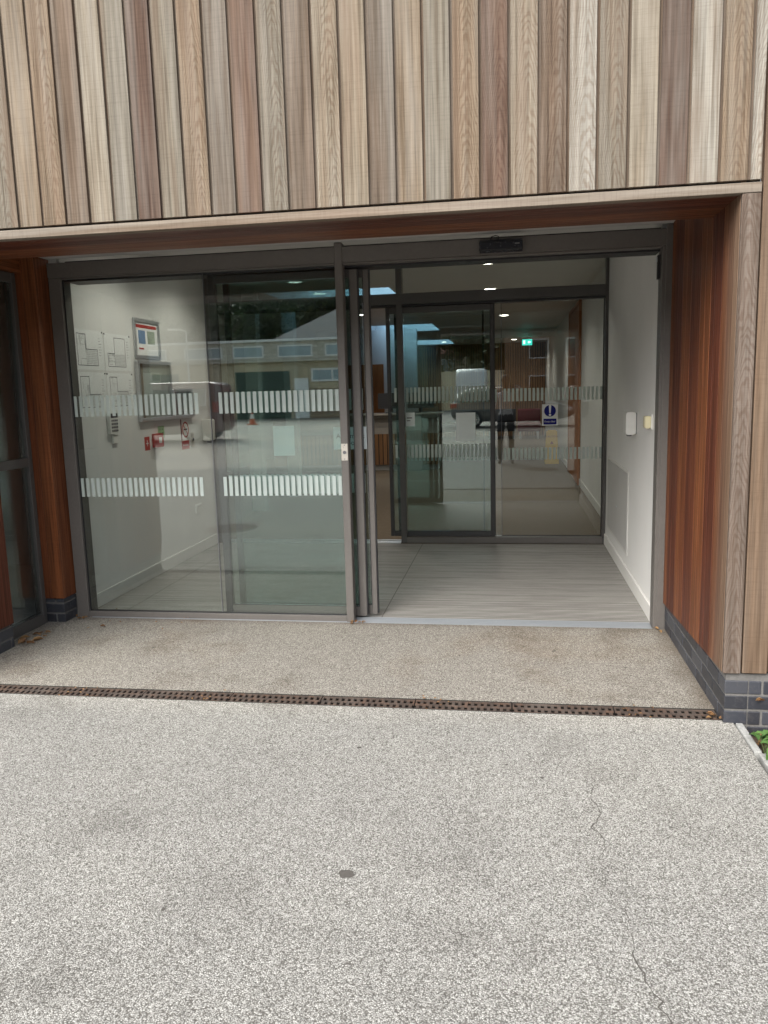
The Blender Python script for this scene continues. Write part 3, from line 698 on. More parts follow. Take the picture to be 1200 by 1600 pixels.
# sensor over the opening
t = thing('motion_sensor', 'black door motion sensor box on the header above the open doorway', 'sensor', (-0.06, -0.03, 2.35))
mb = MB(); mb.prism([(-0.012, 2.352), (-0.066, 2.358), (-0.060, 2.405), (-0.040, 2.424), (-0.012, 2.426)], 'x', -0.187, 0.072); mb.build('housing', 'navyblack', t, 0.004, 2)
mb = MB(); mb.box(-0.183, 0.068, -0.0668, -0.0655, 2.3595, 2.3665); mb.build('lens', 'black', t)
mb = MB(); mb.box(0.026, 0.054, -0.0655, -0.0625, 2.390, 2.397); mb.build('badge', 'inkgrey', t)
mb = MB(); mb.tube([(-0.12, -0.013, 2.424), (-0.115, -0.02, 2.445), (-0.09, -0.02, 2.452), (-0.07, -0.018, 2.446), (-0.075, -.013, 2.426)], 0.003, 6); mb.build('cable', 'black', t)
t = thing('roller_catch', 'small dark bracket high on the right door jamb', 'bracket', (0.886, 0.06, 2.18))
mb = MB(); mb.box(0.872, 0.888, 0.055, 0.085, 2.16, 2.30); mb.build('plate', 'black', t, .002); mb = MB(); mb.box(.866, .8715, .06, .08, 2.26, 2.29); mb.build('catch', 'alu', t, .001)

# ------------------------------------------------------------------ inner glazed screen
IY = 2.79
IF = IY - 0.045                # face of the frame; the leaf slides behind it, the fixed glass is behind the leaf
IG = IY + 0.050
IS = thing('inner_screen', 'dark framed inner glass screen with high top lights at the back of the lobby', 'glass screen', (-1.07, IY, 0))
for (a, b) in ((-3.045, -2.985), (0.876, 0.903)):
    mb = MB(); mb.box(a, b, IF, IY + 0.07, 0.0, CZ - .001); mb.build('jamb', 'frame_dark', IS, 0.002)
mb = MB(); mb.box(-1.100, -1.042, IF, IY - .003, 0.0, 2.359); mb.box(-1.100, -1.042, IF, IY + .06, 2.461, CZ - .001); mb.build('mullion', 'frame_dark', IS, 0.002)
mb = MB(); mb.box(-2.985, 0.876, IF - .002, IY + 0.07, 2.36, 2.46); mb.build('transom', 'frame_dark', IS, 0.002)
mb = MB(); mb.box(-2.985, -1.10, IF, IY + 0.06, CZ - .04, CZ - .001); mb.box(-1.042, .876, IF, IY + .06, CZ - .04, CZ - .001); mb.build('head', 'frame_dark', IS, 0.002)
mb = MB(); mb.box(-1.042, 0.876, IF, IY + 0.07, 0.0, 0.062); mb.build('sill', 'frame', IS, 0.002)
mb = MB(); mb.box(-2.985, .876, IF + .015, IY + .06, 2.338, 2.359); mb.build('door_track', 'black', IS)
mb = MB(); mb.box(-2.983, -1.102, IY, IY + .012, 2.462, CZ - .042); mb.box(-1.040, .874, IY, IY + .012, 2.462, CZ - .042); mb.build('top_light', 'glassin', IS)
mb = MB(); mb.box(-0.088, 0.875, IG, IG + .012, 0.064, 2.337); P3 = mb.build('glass_pane', 'glassin', IS)
mb = MB(); mb.box(-1.040, -0.093, IG, IG + .012, 0.064, 2.337); P4 = mb.build('glass_pane', 'glass', IS)
mb = MB(); mb.box(-0.093, -0.088, IG + .001, IG + .011, .064, 2.337); mb.build('silicone_joint', 'inkgrey', IS)
mb = MB(); mb.box(-.093, .8755, IG - .006, IG - .0005, .0625, .068); mb.box(.868, .8757, IG - .006, IG - .0005, .0685, 2.337); mb.build('gasket', 'black', IS)
IB = ((1.398, 1.522), (0.826, 0.942))
stripes('manifestation', -0.07, 0.87, IG - .0005, P3, bands=IB)
stripes('manifestation', -1.035, -0.10, IG - .0005, P4, bands=IB)
ID = leaf('dark framed inner sliding door leaf parked in front of the fixed glass of the inner screen', -1.212, -0.160, IY - .002, IY + .012, zt=2.335, zb=0.064, stile=0.036, rail=0.05, mat='leafdark', off=0.018, top=.06)
mb = MB(); mb.box(-0.275, -0.258, IG + .0125, IG + .04, .07, 2.30); mb.box(-1.135, -1.108, IY + .0385, IY + .075, .064, 2.335); mb.build('second_stile', 'leafdark', ID)
# notices on the inner glass
mb = MB(); mb.box(-0.535, -0.345, IY + .0108, IY + .0115, 1.02, 1.30); tag(mb.build('paper_notice', 'paperblue', None, loc=(-.44, IY + .011, 1.02)), 'tall pale sheet on the inner sliding door in front of the reflected car wheel', 'notice')
t = thing('paper_notice', 'small pale notice with two lines of print beside the inner mullion', 'notice', (-.99, IY + .01, 1.17))
mb = MB(); mb.box(-1.036, -0.945, IY + .0108, IY + .0113, 1.176, 1.312); mb.build('sheet', 'paperblue', t)
mb = MB(); mb.box(-1.025, -.972, IY + .0104, IY + .0107, 1.255, 1.264); mb.box(-1.025, -.99, IY + .0104, IY + .0107, 1.228, 1.236); mb.build('print', 'ink', t)

SG = thing('keep_clear_sign', 'blue and white Keep clear sign with exclamation mark on inner glass', 'sign', (0.376, IY + .008, 1.155))
SY = IG - .0012
mb = MB(); mb.box(0.300, 0.452, SY - .0006, SY, 1.155, 1.362); mb.build('plate', 'paper', SG)
mb = MB(); mb.disc((0.376, SY - .0008, 1.298), 0.056, (0, -1, 0), 36); mb.box(0.314, 0.438, SY - .0009, SY - .0007, 1.166, 1.222); mb.build('blue_field', 'signblue', SG)
mb = MB()
mb.prism([(0.365, 1.345), (0.387, 1.345), (0.383, 1.276), (0.369, 1.276)], 'y', SY - .0013, SY - .0009); mb.disc((0.376, SY - .0012, 1.345), 0.0112, (0, -1, 0), 20); mb.disc((0.376, SY - .0012, 1.259), 0.0115, (0, -1, 0), 20)
mb.build('exclamation_mark', 'paper', SG)
text('Keep clear', 0.0245, (0.376, SY - .0012, 1.195), FACE_F, 'paper', SG)

# ------------------------------------------------------------------ things on the left lobby wall (x = LX0)
WX = LX0
def wallbox(y0, y1, z0, z1, d, name, mat, parent, bev=0.0, x0=0.0): 
    mb = MB(); mb.box(WX + x0, WX + x0 + d, y0, y1, z0, z1); return mb.build(name, mat, parent, bev)
def plan_sheet(y0, z0, y1, z1, label, seed):
    rnd = random.Random(seed)
    t = thing('floor_plan', label, 'poster', (WX, (y0 + y1) / 2, z0), 'floor plan sheets on the lobby wall')
    wallbox(y0 + .004, y1 - .004, z0 + .004, z1 - .004, 0.0012, 'sheet', 'paper', t)
    X = WX + 0.0016; W, Hh = y1 - y0, z1 - z0
    def ln(mb, a, b, c, d, w=0.0012):
        mb.box(X, X + .0003, min(a, c) - w, max(a, c) + w, min(b, d) - w, max(b, d) + w)
    mb = MB(); ya, yb, za, zb = y0 + .12 * W, y0 + .78 * W, z0 + .12 * Hh, z1 - .12 * Hh
    sh = rnd.choice([0, 1, 2])
    ym, zm = ya + rnd.uniform(.35, .5) * (yb - ya), za + rnd.uniform(.4, .55) * (zb - za)
    P = [(ya, za), (yb, za), (yb, zm), (ym, zm), (ym, zb), (ya, zb)] if sh == 0 else [(ya, za), (yb, za), (yb, zb), (ya, zb)] if sh == 1 else [(ya, za), (yb, za), (yb, zb), (ym, zb), (ym, zm), (ya, zm)]
    for i in range(len(P)):
        p, q = P[i], P[(i + 1) % len(P)]; ln(mb, *p, *q, 0.0022)
    for _ in range(16):
        a = rnd.uniform(ya, ym); c = rnd.uniform(za, zb if sh != 2 else zm)
        if rnd.random() < .5: ln(mb, a, c, min(ym, a + rnd.uniform(.03, .12)), c, .0008)
        else: ln(mb, a, c, a, min(zb if sh != 2 else zm, c + rnd.uniform(.03, .09)), .0008)
    for i in range(9):
        zz = za + (zm - za) * i / 9; ln(mb, ym, zz, yb, zz, .0006)
    for i in range(8):
        yy = ym + (yb - ym) * i / 8; ln(mb, yy, za, yy, zm, .0005)
    mb.build('plan_drawing', 'inkgrey', t)
    mb = MB()
    for i in range(7): ln(mb, y0 + .84 * W, z1 - (.2 + .07 * i) * Hh, y0 + (.88 + .06 * rnd.random()) * W, z1 - (.2 + .07 * i) * Hh, .0012)
    mb.build('plan_key', 'inkgrey', t)
    mb = MB()
    for (yy, zz) in ((y0 + .012, z1 - .012), (y1 - .012, z1 - .012)):
        mb = MB(); mb.box(WX + .0015, WX + .004, yy - .006, yy + .006, zz - .006, zz + .006); mb.build('fixing', 'ink', t)
plan_sheet(0.215, 1.745, 0.64, 2.04, 'floor plan sheet on the lobby wall, upper left of the four', 1)
plan_sheet(0.65, 1.745, 1.075, 2.035, 'floor plan sheet next to the silver poster frame, upper right of the four', 5)
plan_sheet(0.225, 1.44, 0.64, 1.735, 'floor plan sheet above bare wall, lower left of the four', 3)
plan_sheet(0.65, 1.44, 1.075, 1.735, 'floor plan sheet just above the keypad, lower right of the four', 4)

t = thing('poster_frame', 'silver snap frame holding a poster with red heading and blue panel', 'poster', (WX, 1.38, 1.855))
y0, y1, z0, z1 = 1.145, 1.622, 1.855, 2.185
mb = MB()
for q in ((y0, y1, z0, z0 + .032), (y0, y1, z1 - .032, z1), (y0, y0 + .03, z0 + .033, z1 - .033), (y1 - .03, y1, z0 + .033, z1 - .033)): mb.box(WX, WX + .016, *q)
mb.build('frame', 'alu', t, 0.003)
wallbox(y0 + .031, y1 - .031, z0 + .033, z1 - .033, .004, 'poster', 'paper', t)
wallbox(y0 + .05, y1 - .05, z1 - .075, z1 - .048, .001, 'heading', 'redp', t, x0=.0042)
wallbox(y0 + .085, y0 + .21, z0 + .125, z0 + .235, .001, 'blue_panel', 'bluep', t, x0=.0042)
wallbox(y0 + .25, y0 + .39, z0 + .125, z0 + .235, .001, 'picture', 'picgreen', t, x0=.0042)
wallbox(y0 + .085, y0 + .17, z0 + .078, z0 + .092, .001, 'red_line', 'redp', t, x0=.0042)
def cabinet(y0, y1, z0, z1, label):
    t = thing('notice_board', label, 'notice board', (WX, (y0 + y1) / 2, z0))
    mb = MB()
    for q in ((y0, y1, z0, z0 + .028), (y0, y1, z1 - .028, z1), (y0, y0 + .028, z0 + .029, z1 - .029), (y1 - .028, y1, z0 + .029, z1 - .029)): mb.box(WX, WX + .035, *q)
    mb.build('frame', 'alu', t, 0.003)
    wallbox(y0 + .029, y1 - .029, z0 + .029, z1 - .029, .004, 'backing', 'pinboard', t)
    mb = MB(); mb.box(WX + .028, WX + .031, y0 + .0285, y1 - .0285, z0 + .0295, z1 - .0295); mb.build('glazing', 'glass', t)
    mb = MB(); mb.tube([(WX + .0355, y1 - .014, z0 + .06), (WX + .040, y1 - .014, z0 + .06)], .008, 10); mb.build('lock', 'inkgrey', t)
    return t
t = cabinet(1.128, 1.775, 1.335, 1.842, 'large glazed silver notice board with one pale and one dark sheet inside')
wallbox(1.26, 1.42, 1.55, 1.74, .001, 'notice', 'paper', t, x0=.0045); wallbox(1.42, 1.60, 1.60, 1.745, .001, 'notice', 'white', t, x0=.0047)
wallbox(1.435, 1.585, 1.675, 1.735, .001, 'picture', 'picgreen', t, x0=.006)
t = cabinet(1.785, 2.235, 1.335, 1.605, 'small silver notice board holding dark red and black leaflets')
wallbox(1.85, 1.96, 1.37, 1.58, .001, 'leaflet', 'darkred', t, x0=.0045); wallbox(2.03, 2.15, 1.37, 1.565, .001, 'leaflet', 'ink', t, x0=.0045); wallbox(1.975, 2.015, 1.39, 1.57, .001, 'leaflet', 'darkred', t, x0=.0045)

t = thing('alarm_keypad', 'white alarm keypad with dark display below the floor plans', 'keypad', (WX, .665, 1.24))
mb = MB(); mb.rbox(WX, WX + .03, .60, .735, 1.262, 1.432, .008, 'x'); mb.build('body', 'white', t, .002)
wallbox(.614, .721, 1.388, 1.422, .001, 'display', 'ink', t, x0=.0301)
mb = MB()
for i in range(4):
    for j in range(4): mb.box(WX + .0301, WX + .034, .618 + j * .026, .618 + j * .026 + .017, 1.282 + i * .026, 1.282 + i * .026 + .015)
mb.build('key', 'inkgrey', t, .001); 
mb = MB(); mb.box(WX, WX + .018, .655, .745, 1.19, 1.255); tag(mb.build('cable_box', 'white', None, .003, loc=(WX, .7, 1.19)), 'small white cable box on the wall just below the alarm keypad', 'box')
t = thing('fire_sign', 'small red fire action sign beside the red call point', 'sign', (WX, 1.255, 1.09))
wallbox(1.21, 1.302, 1.09, 1.205, .002, 'plate', 'redp', t); 
mb = MB(); mb.box(WX + .0022, WX + .003, 1.235, 1.277, 1.145, 1.153); mb.box(WX + .0022, WX + .003, 1.252, 1.26, 1.125, 1.175); mb.build('symbol', 'paper', t)
t = thing('fire_call_point', 'red break-glass fire call point box on the left lobby wall', 'call point', (WX, 1.42, 1.105))
mb = MB(); mb.rbox(WX, WX + .045, 1.352, 1.49, 1.105, 1.222, .008, 'x'); mb.build('box', 'redp', t, .002)
wallbox(1.395, 1.452, 1.14, 1.19, .001, 'glass_plate', 'paper', t, x0=.0452)
t = thing('green_sign', 'small pale green sign with black figures right of the fire call point', 'sign', (WX, 1.54, 1.175))
wallbox(1.478, 1.606, 1.172, 1.282, .002, 'plate', 'greenp', t)
mb = MB()
for (yy, zz, w, h) in ((1.512, 1.245, .014, .014), (1.560, 1.245, .014, .014), (1.505, 1.215, .028, .010), (1.553, 1.215, .028, .010), (1.52, 1.195, .05, .007)): mb.box(WX + .0022, WX + .003, yy, yy + w, zz, zz + h)
mb.build('symbol', 'ink', t)
t = thing('no_smoking_sign', 'tall no smoking sign with red ring and red lower panel', 'sign', (WX, 2.05, 1.03))
wallbox(1.955, 2.15, 1.03, 1.325, .002, 'plate', 'white', t); wallbox(1.965, 2.14, 1.038, 1.118, .001, 'red_panel', 'redp', t, x0=.0022); wallbox(1.960, 1.985, 1.125, 1.32, .001, 'red_edge', 'darkred', t, x0=.0022)
mb = MB(); N_ = 28
for k in range(N_):
    a, b = 2 * math.pi * k / N_, 2 * math.pi * (k + 1) / N_; c = (2.07, 1.222)
    mb.face([(WX + .0032, c[0] + r * math.cos(th), c[1] + r * math.sin(th)) for r, th in ((.060, a), (.076, a), (.076, b), (.060, b))], 0)
d = .0545
mb.face([(WX + .0034, 2.07 - d + .008, 1.222 + d + .0), (WX + .0034, 2.07 - d, 1.222 + d - .008), (WX + .0034, 2.07 + d - .008, 1.222 - d), (WX + .0034, 2.07 + d, 1.222 - d + .008)], 0)
mb.build('prohibition_ring', 'redp', t)
mb = MB(); mb.box(WX + .0022, WX + .003, 2.03, 2.10, 1.218, 1.231); mb.box(WX + .0022, WX + .003, 2.102, 2.11, 1.218, 1.231); mb.build('cigarette', 'ink', t)
text('No smoking', 0.026, (WX + .0035, 2.052, 1.078), FACE_R, 'paper', t)
t = thing('door_exit_button', 'narrow grey exit button plate near the inner left jamb', 'switch', (WX, 2.225, 1.05))
wallbox(2.19, 2.25, 1.05, 1.185, .01, 'plate', 'steel', t, .002); mb = MB(); mb.tube([(WX + .011, 2.22, 1.12), (WX + .018, 2.22, 1.12)], .014, 14); mb.build('button', 'inkgrey', t)
t = thing('sanitiser_dispenser', 'white sanitiser dispenser at the far end of the left lobby wall', 'dispenser', (WX, 2.56, 1.06))
mb = MB(); mb.rbox(WX, WX + .085, 2.49, 2.62, 1.085, 1.30, .02, 'y'); mb.build('body', 'white', t, .003); mb = MB(); mb.box(WX + .03, WX + .07, 2.53, 2.58, 1.062, 1.085); mb.build('nozzle', 'inkgrey', t)
t = thing('wall_socket', 'white double socket low on the left lobby wall above the skirting', 'socket', (WX, 2.25, .40))
wallbox(2.19, 2.335, .395, .48, .012, 'plate', 'white', t, .002); 
for yy in (2.225, 2.29): mb = MB(); mb.box(WX + .0122, WX + .014, yy, yy + .01, .455, .465); mb.build('rocker', 'inkgrey', t)

# ------------------------------------------------------------------ things on the right lobby wall
RX = LX1
t = thing('soap_dispenser', 'white rounded hand gel dispenser on the right lobby wall', 'dispenser', (RX, 1.0, 1.16))
mb = MB(); mb.rbox(RX - .078, RX - .006, .925, 1.07, 1.172, 1.338, .018, 'y'); mb.build('cover', 'white', t, .004, 2)
mb = MB(); mb.box(RX - .006, RX, .93, 1.065, 1.18, 1.33); mb.build('back_plate', 'inkgrey', t); mb = MB(); mb.box(RX - .06, RX - .03, .97, 1.02, 1.160, 1.172); mb.build('nozzle', 'inkgrey', t)
t = thing('door_switch', 'cream square door switch beside the right jamb', 'switch', (RX, .33, 1.25))
mb = MB(); mb.rbox(RX - .046, RX - .010, .285, .372, 1.252, 1.330, .008, 'y'); mb.build('body', 'cream', t, .003); mb = MB(); mb.box(RX - .010, RX, .275, .40, 1.243, 1.34); mb.build('back_plate', 'white', t, .002)
mb = MB(); mb.box(RX - .035, RX - .018, .30, .325, 1.244, 1.2515); mb.build('key_slot', 'steel', t)
t = thing('access_panel', 'grey double access panel low in the right lobby wall', 'access panel', (RX, 1.9, .2))
for (a, b) in ((1.300, 1.886), (1.892, 2.555)):
    mb = MB(); mb.box(RX - .006, RX, a, b, .222, .842); mb.build('door', 'panel', t, .001)
mb = MB()
for q in ((1.27, 2.585, .845, .868), (1.27, 2.585, .196, .219), (1.27, 1.297, .2195, .8445), (2.558, 2.585, .2195, .8445)): mb.box(RX - .004, RX, *q)
mb.build('frame', 'skirt', t, .001); mb = MB(); mb.tube([(RX - .006, 1.90, .50), (RX - .011, 1.90, .50)], .009, 10); mb.build('lock', 'alu', t)

# ------------------------------------------------------------------ foyer
t = thing('reception_desk', 'reception desk with pale worktop and upright timber battens on its front', 'desk', (-2.8, 10.2, 0))
mb = MB(); mb.box(-4.6, -1.38, 9.86, 10.02, 1.0, 1.055); mb.box(-4.6, -1.3, 9.80, 10.62, 1.056, 1.085); mb.build('worktop', 'stone', t, .004)
mb = MB(); mb.box(-4.6, -1.38, 9.93, 10.6, .70, 1.0); mb.build('upper_panel', 'stone', t)
mb = MB(); mb.face([(-4.6, 9.92, .11), (-1.38, 9.92, .11), (-1.38, 9.92, .70), (-4.6, 9.92, .70)], 0, [(-4.6 * .9, .1), (-1.38 * .9, .1), (-1.38 * .9, .7), (-4.6 * .9, .7)]); mb.box(-4.6, -1.38, 9.925, 10.6, .11, .699); mb.build('batten_front', 'slat', t)
mb = MB(); mb.box(-4.6, -1.38, 9.95, 10.55, 0, .109); mb.build('plinth', 'stone', t)
mb = MB(); mb.box(-1.96, -1.66, 9.80, 9.86, 0, 1.0); mb.build('support_panel', 'stone', t)
for (x, lb) in ((-2.30, 'black computer monitor on the reception desk seen beside the inner door stile'), (-1.72, 'black computer monitor near the right end of the reception desk')):
    t = thing('computer_monitor', lb, 'monitor', (x, 10.3, 1.085))
    mb = MB(); mb.rbox(x - .26, x + .26, 10.28, 10.31, 1.17, 1.47, .012, 'y'); mb.build('screen', 'ink', t); mb = MB(); mb.box(x - .03, x + .03, 10.30, 10.34, 1.09, 1.3); mb.box(x - .12, x + .12, 10.22, 10.42, 1.085, 1.095); mb.build('stand', 'ink', t)
def bench(x0, x1, y0, mat, label):
    t = thing('bench_seat', label, 'seat', ((x0 + x1) / 2, y0, 0), 'upholstered seats at the back of the foyer')
    mb = MB(); mb.rbox(x0, x1, y0, y0 + .7, .22, .47, .05, 'x'); mb.build('seat', mat, t, .01); mb = MB(); mb.rbox(x0, x1, y0 + .55, y0 + .75, .475, .86, .05, 'x'); mb.build('backrest', mat, t, .01)
    for (a, b) in ((x0 + .05, y0 + .05), (x1 - .1, y0 + .05), (x0 + .05, y0 + .6), (x1 - .1, y0 + .6)):
        mb = MB(); mb.box(a, a + .05, b, b + .05, 0, .22); mb.build('leg', 'alu', t)
bench(-2.2, -.55, 18.6, 'charcoal', 'long charcoal bench seat against the slatted back wall')
bench(-.5, .15, 18.5, 'charcoal', 'single charcoal seat between the long bench and maroon seat')
bench(.2, .85, 18.3, 'maroon', 'maroon upholstered seat at the right end of the row')
# A-frame wet floor sign
WS = thing('wet_floor_sign', 'yellow folding wet floor sign standing by the right foyer wall', 'floor sign', (.80, 11.0, 0))
mb = MB()
for s in (-1, 1):
    P = [(.665, 11 + s * .17, 0), (.935, 11 + s * .17, 0), (.905, 11 + s * .015, .64), (.695, 11 + s * .015, .64)]
    Q = [(p[0], p[1] + .012, p[2]) for p in P]
    mb.face(P); mb.face(Q[::-1])
    for i in range(4): mb.face([P[(i + 1) % 4], P[i], Q[i], Q[(i + 1) % 4]])
mb.build('panel', 'yellow', WS)
mb = MB(); mb.tube([(.72, 11, .645), (.88, 11, .645)], .016, 10); mb.build('hinge', 'yellow', WS)
tilt = math.atan2(.64, .155)
for (s, z, sz) in (('CAUTION', .53, .052), ('WET FLOOR', .30, .040)):
    text(s, sz, (.80, 11 - .17 + .155 * z / .64 - .004, z), (tilt, 0, 0), 'darkred', WS)
zz = .42; yy = 11 - .17 + .155 * zz / .64 - .003
mb = MB(); mb.face([(.765, yy - .008, zz - .035), (.835, yy - .008, zz - .035), (.80, yy + .008, zz + .03)]); mb.build('warning_triangle', 'darkred', WS)
t = thing('exit_sign', 'small lit green emergency exit sign hanging under the ceiling beam', 'exit sign', (.37, 13.9, 2.46))
mb = MB(); mb.box(.26, .49, 13.88, 13.92, 2.465, 2.60); mb.build('lightbox', 'exit', t); mb = MB(); mb.box(.285, .33, 13.876, 13.879, 2.495, 2.575); mb.face([(.385, 13.878, 2.535), (.42, 13.878, 2.505), (.42, 13.878, 2.565)]); mb.box(.42, .46, 13.876, 13.879, 2.524, 2.546); mb.build('symbol', 'exitw', t); mb = MB(); mb.box(.365, .38, 13.895, 13.91, 2.60, FZ - .001); mb.build('hanger', 'alu', t)
mb = MB(); mb.box(.40, .72, 13.96, 13.999, 2.67, 2.75); tag(mb.build('ventilation_grille', 'panel', None, loc=(.56, 13.98, 2.67)), 'pale grille on the ceiling beam above the exit sign', 'vent')
# recessed ceiling lights
DL = [(-.235, 3.72), (-.275, 6.05), (-.12, 10.2), (-1.9, 3.9), (-1.9, 8.2), (-2.6, 8.9), (-.15, 15.2), (.1, 18.2), (-1.9, 18.2)]  # walkway lamp and the three furthest back are added to brighten the slatted wall
def downlight(x, y, label, FZ=FZ, grp='round recessed ceiling lights in the foyer', pw=20.0):
    t = thing('ceiling_light', label, 'ceiling light', (x, y, FZ), grp)
    mb = MB(); n = 24
    for k in range(n):
        a, b = 2 * math.pi * k / n, 2 * math.pi * (k + 1) / n
        mb.face([(x + r * math.cos(th), y + r * math.sin(th), z) for r, th, z in ((.078, a, FZ - .006), (.095, a, FZ - .001), (.095, b, FZ - .001), (.078, b, FZ - .006))])
    mb.build('rim', 'white', t); mb = MB(); mb.disc((x, y, FZ - .004), .08, (0, 0, -1), 24); mb.build('lamp', 'lamp', t)
    l = bpy.data.lights.new('downlight', 'SPOT'); l.energy = pw; l.spot_size = R(150); l.spot_blend = .6; l.shadow_soft_size = .07; l.color = (1.0, .93, .82)
    o = bpy.data.objects.new('downlight', l); COL.objects.link(o); o.parent = t; o.location = (0, 0, -.02)
for (x, y), lb in zip(DL, ('round recessed light nearest the glass, seen through the top light', 'round recessed light lower in the top light, second from the front', 'added round light above the foyer walkway, third along the right', 'round recessed light in front of the nearest rooflight', 'round recessed light behind the nearest rooflight', 'round recessed light above the front of the reception desk', 'added round light just beyond the ceiling beam', 'added round light above the maroon seat', 'added round light above the long charcoal bench')):
    downlight(x, y, lb)

for (x, y), lb in zip(((-2.35, .75), (-2.35, 1.9)), ('round recessed lobby light just behind the left fixed pane', 'round recessed lobby light further back over the left half of the lobby')):
    downlight(x, y, lb, CZ, 'round recessed ceiling lights in the lobby', 15.0)

# ------------------------------------------------------------------ ground
def sheet(name, x0, x1, y0, y1, z, mat): 
    mb = MB(); mb.face([(x0, y0, z), (x1, y0, z), (x1, y1, z), (x0, y1, z)]); return struct(mb.build(name, mat))
sheet('ground', -300, 300, -300, 300, -0.12, 'earth')
sheet('car_park', -70, 70, -90, -10.4, -0.006, 'tarmac')
DY0, DY1 = -1.415, -1.283
mb = MB()
mb.face([(-6.6, -3.9, 0), (1.0, -3.9, 0), (1.0, DY0, 0), (-6.6, DY0, 0)])
mb.face([(-40, -10.5, 0), (40, -10.5, 0), (40, -3.9, 0), (-40, -3.9, 0)])
mb.box(-6.6, 1.0, DY0, DY0 + .0005, -.2, -0.0001)
FC = struct(mb.build('forecourt', 'agg'))
mb = MB(); mb.face([(-3.24, DY1, 0), (1.0, DY1, 0), (1.0, 0.0, 0), (-3.24, 0.0, 0)]); mb.box(-3.24, 1.0, DY1 - .0005, DY1, -.2, -.0001); struct(mb.build('porch_paving', 'agg'))
# fine cracks and the flattened dark spot: shallow, on the paving
def crack(pts, w, seed):
    rnd = random.Random(seed); out = []
    for i in range(len(pts) - 1):
        n = max(2, int(math.dist(pts[i], pts[i + 1]) / .022))
        for k in range(n): out.append((pts[i][0] + (pts[i + 1][0] - pts[i][0]) * k / n + rnd.gauss(0, .0075), pts[i][1] + (pts[i + 1][1] - pts[i][1]) * k / n + rnd.gauss(0, .004)))
    out.append(pts[-1]); mb = MB(); n = len(out)
    ws = [w * rnd.uniform(.35, 1.2) * (0.4 + 0.6 * math.sin(math.pi * (i + .5) / n)) for i in range(n)]
    for i in range(n - 1):
        a, b = out[i], out[i + 1]; d = Vector((b[0] - a[0], b[1] - a[1])).normalized(); p = (-d.y, d.x)
        mb.face([(a[0] - p[0] * ws[i], a[1] - p[1] * ws[i], .0012), (b[0] - p[0] * ws[i + 1], b[1] - p[1] * ws[i + 1], .0012), (b[0] + p[0] * ws[i + 1], b[1] + p[1] * ws[i + 1], .0012), (a[0] + p[0] * ws[i], a[1] + p[1] * ws[i], .0012)])
    return mb.build('crack', 'crackdark', FC)
M['crackdark'] = plain('dark_crack_and_spot', (0.075, 0.068, 0.06), 0.95, 0, 0.2, 80)  # dark colour of the cracks, tar spot and dirt spots
crack([(.325, -1.98), (.30, -2.13), (.318, -2.28), (.292, -2.40), (.318, -2.52), (.288, -2.60), (.282, -2.70), (.300, -2.78)], .0021, 3)
crack([(.318, -2.80), (.335, -2.95), (.325, -3.02), (.352, -3.12), (.382, -3.30), (.40, -3.45), (.37, -3.6)], .0021, 4)
crack([(-1.72, -1.66), (-1.80, -1.74), (-1.93, -1.83)], .0017, 6)
crack([(-.27, -2.20), (-.22, -2.35), (-.225, -2.5)], .0014, 8)
crack([(-.10, -2.02), (-.17, -2.06)], .0014, 9)
mb = MB(); rnd = random.Random(2)
mb.face([(-.53 + (.026 + rnd.uniform(-.004, .004)) * math.cos(R(20 * k)), -2.762 + (.023 + rnd.uniform(-.003, .003)) * math.sin(R(20 * k)), .0014) for k in range(18)]); mb.build('tar_spot', 'crackdark', FC)
for (x, y, r) in ((-.66, -1.86, .010), (.12, -2.05, .009), (-2.2, -.62, .012), (-.3, -.62, .009), (.25, -.5, .011), (.62, -.75, .009), (-.02, -1.95, .007), (-1.05, -3.0, .008)):
    mb = MB(); mb.face([(x + r * rnd.uniform(.7, 1.2) * math.cos(R(30 * k)), y + r * rnd.uniform(.6, 1.1) * math.sin(R(30 * k)), .0014) for k in range(12)]); mb.build('dirt_spot', 'crackdark', FC)
# cast-iron drain: one grating after another
mb = MB(); mb.box(-6.6, .962, DY0, DY1, -.20, -.16); mb.box(-6.6, .962, DY0 + .001, DY0 + .010, -.16, -.001); mb.box(-6.6, .962, DY1 - .010, DY1 - .001, -.16, -.001)
tag(mb.build('drain_channel', 'trough', None, loc=(-1, -1.35, -.1)), 'rusty drain channel running across the paving in front of the porch', 'drain')
LB_ = ['cut short at the brick corner', 'first full one from the right-hand brick corner', 'second full one from the right-hand brick corner', 'below the open doorway left half', 'below the centre mullion', 'below the two parked door leaves', 'below the left fixed pane', 'nearest the left pier', 'at the left edge of the picture', 'beyond the left pier', 'furthest left']
def grate(x0, x1, label):
    g = MB(); a, b = DY0 + .0105, DY1 - .0105; z0, z1 = -.0095, -0.002
    L = x1 - x0; n = max(2, int(L / .0315)); p = L / n; yc = (a + b) / 2
    g.box(x0, x1, a, a + .010, z0, z1); g.box(x0, x1, b - .010, b, z0, z1); g.box(x0, x1, yc - .006, yc + .006, z0, z1)
    for k in range(n + 1):
        x = x0 + k * p; w = .0078
        xa, xb = max(x0, x - w), min(x1, x + w); g.box(xa, xb, yc + .006, b - .010, z0, z1 - .0005)
        xs = x + p * .5
        if k < n: g.box(xs - w, xs + w, a + .010, yc - .006, z0, z1 - .0005)
    o = g.build('drain_grating', 'rust', None, loc=((x0 + x1) / 2, yc, 0))
    return tag(o, label, 'drain grating', 'drain gratings across the paving')
x = 0.955; lens = [.469 - .002, .484, .479, .480, .48, .48, .48, .48, .48, .48, .48]
xe = [.955, .486, .002, -.477, -.957, -1.437, -1.917, -2.397, -2.877, -3.357, -3.837]
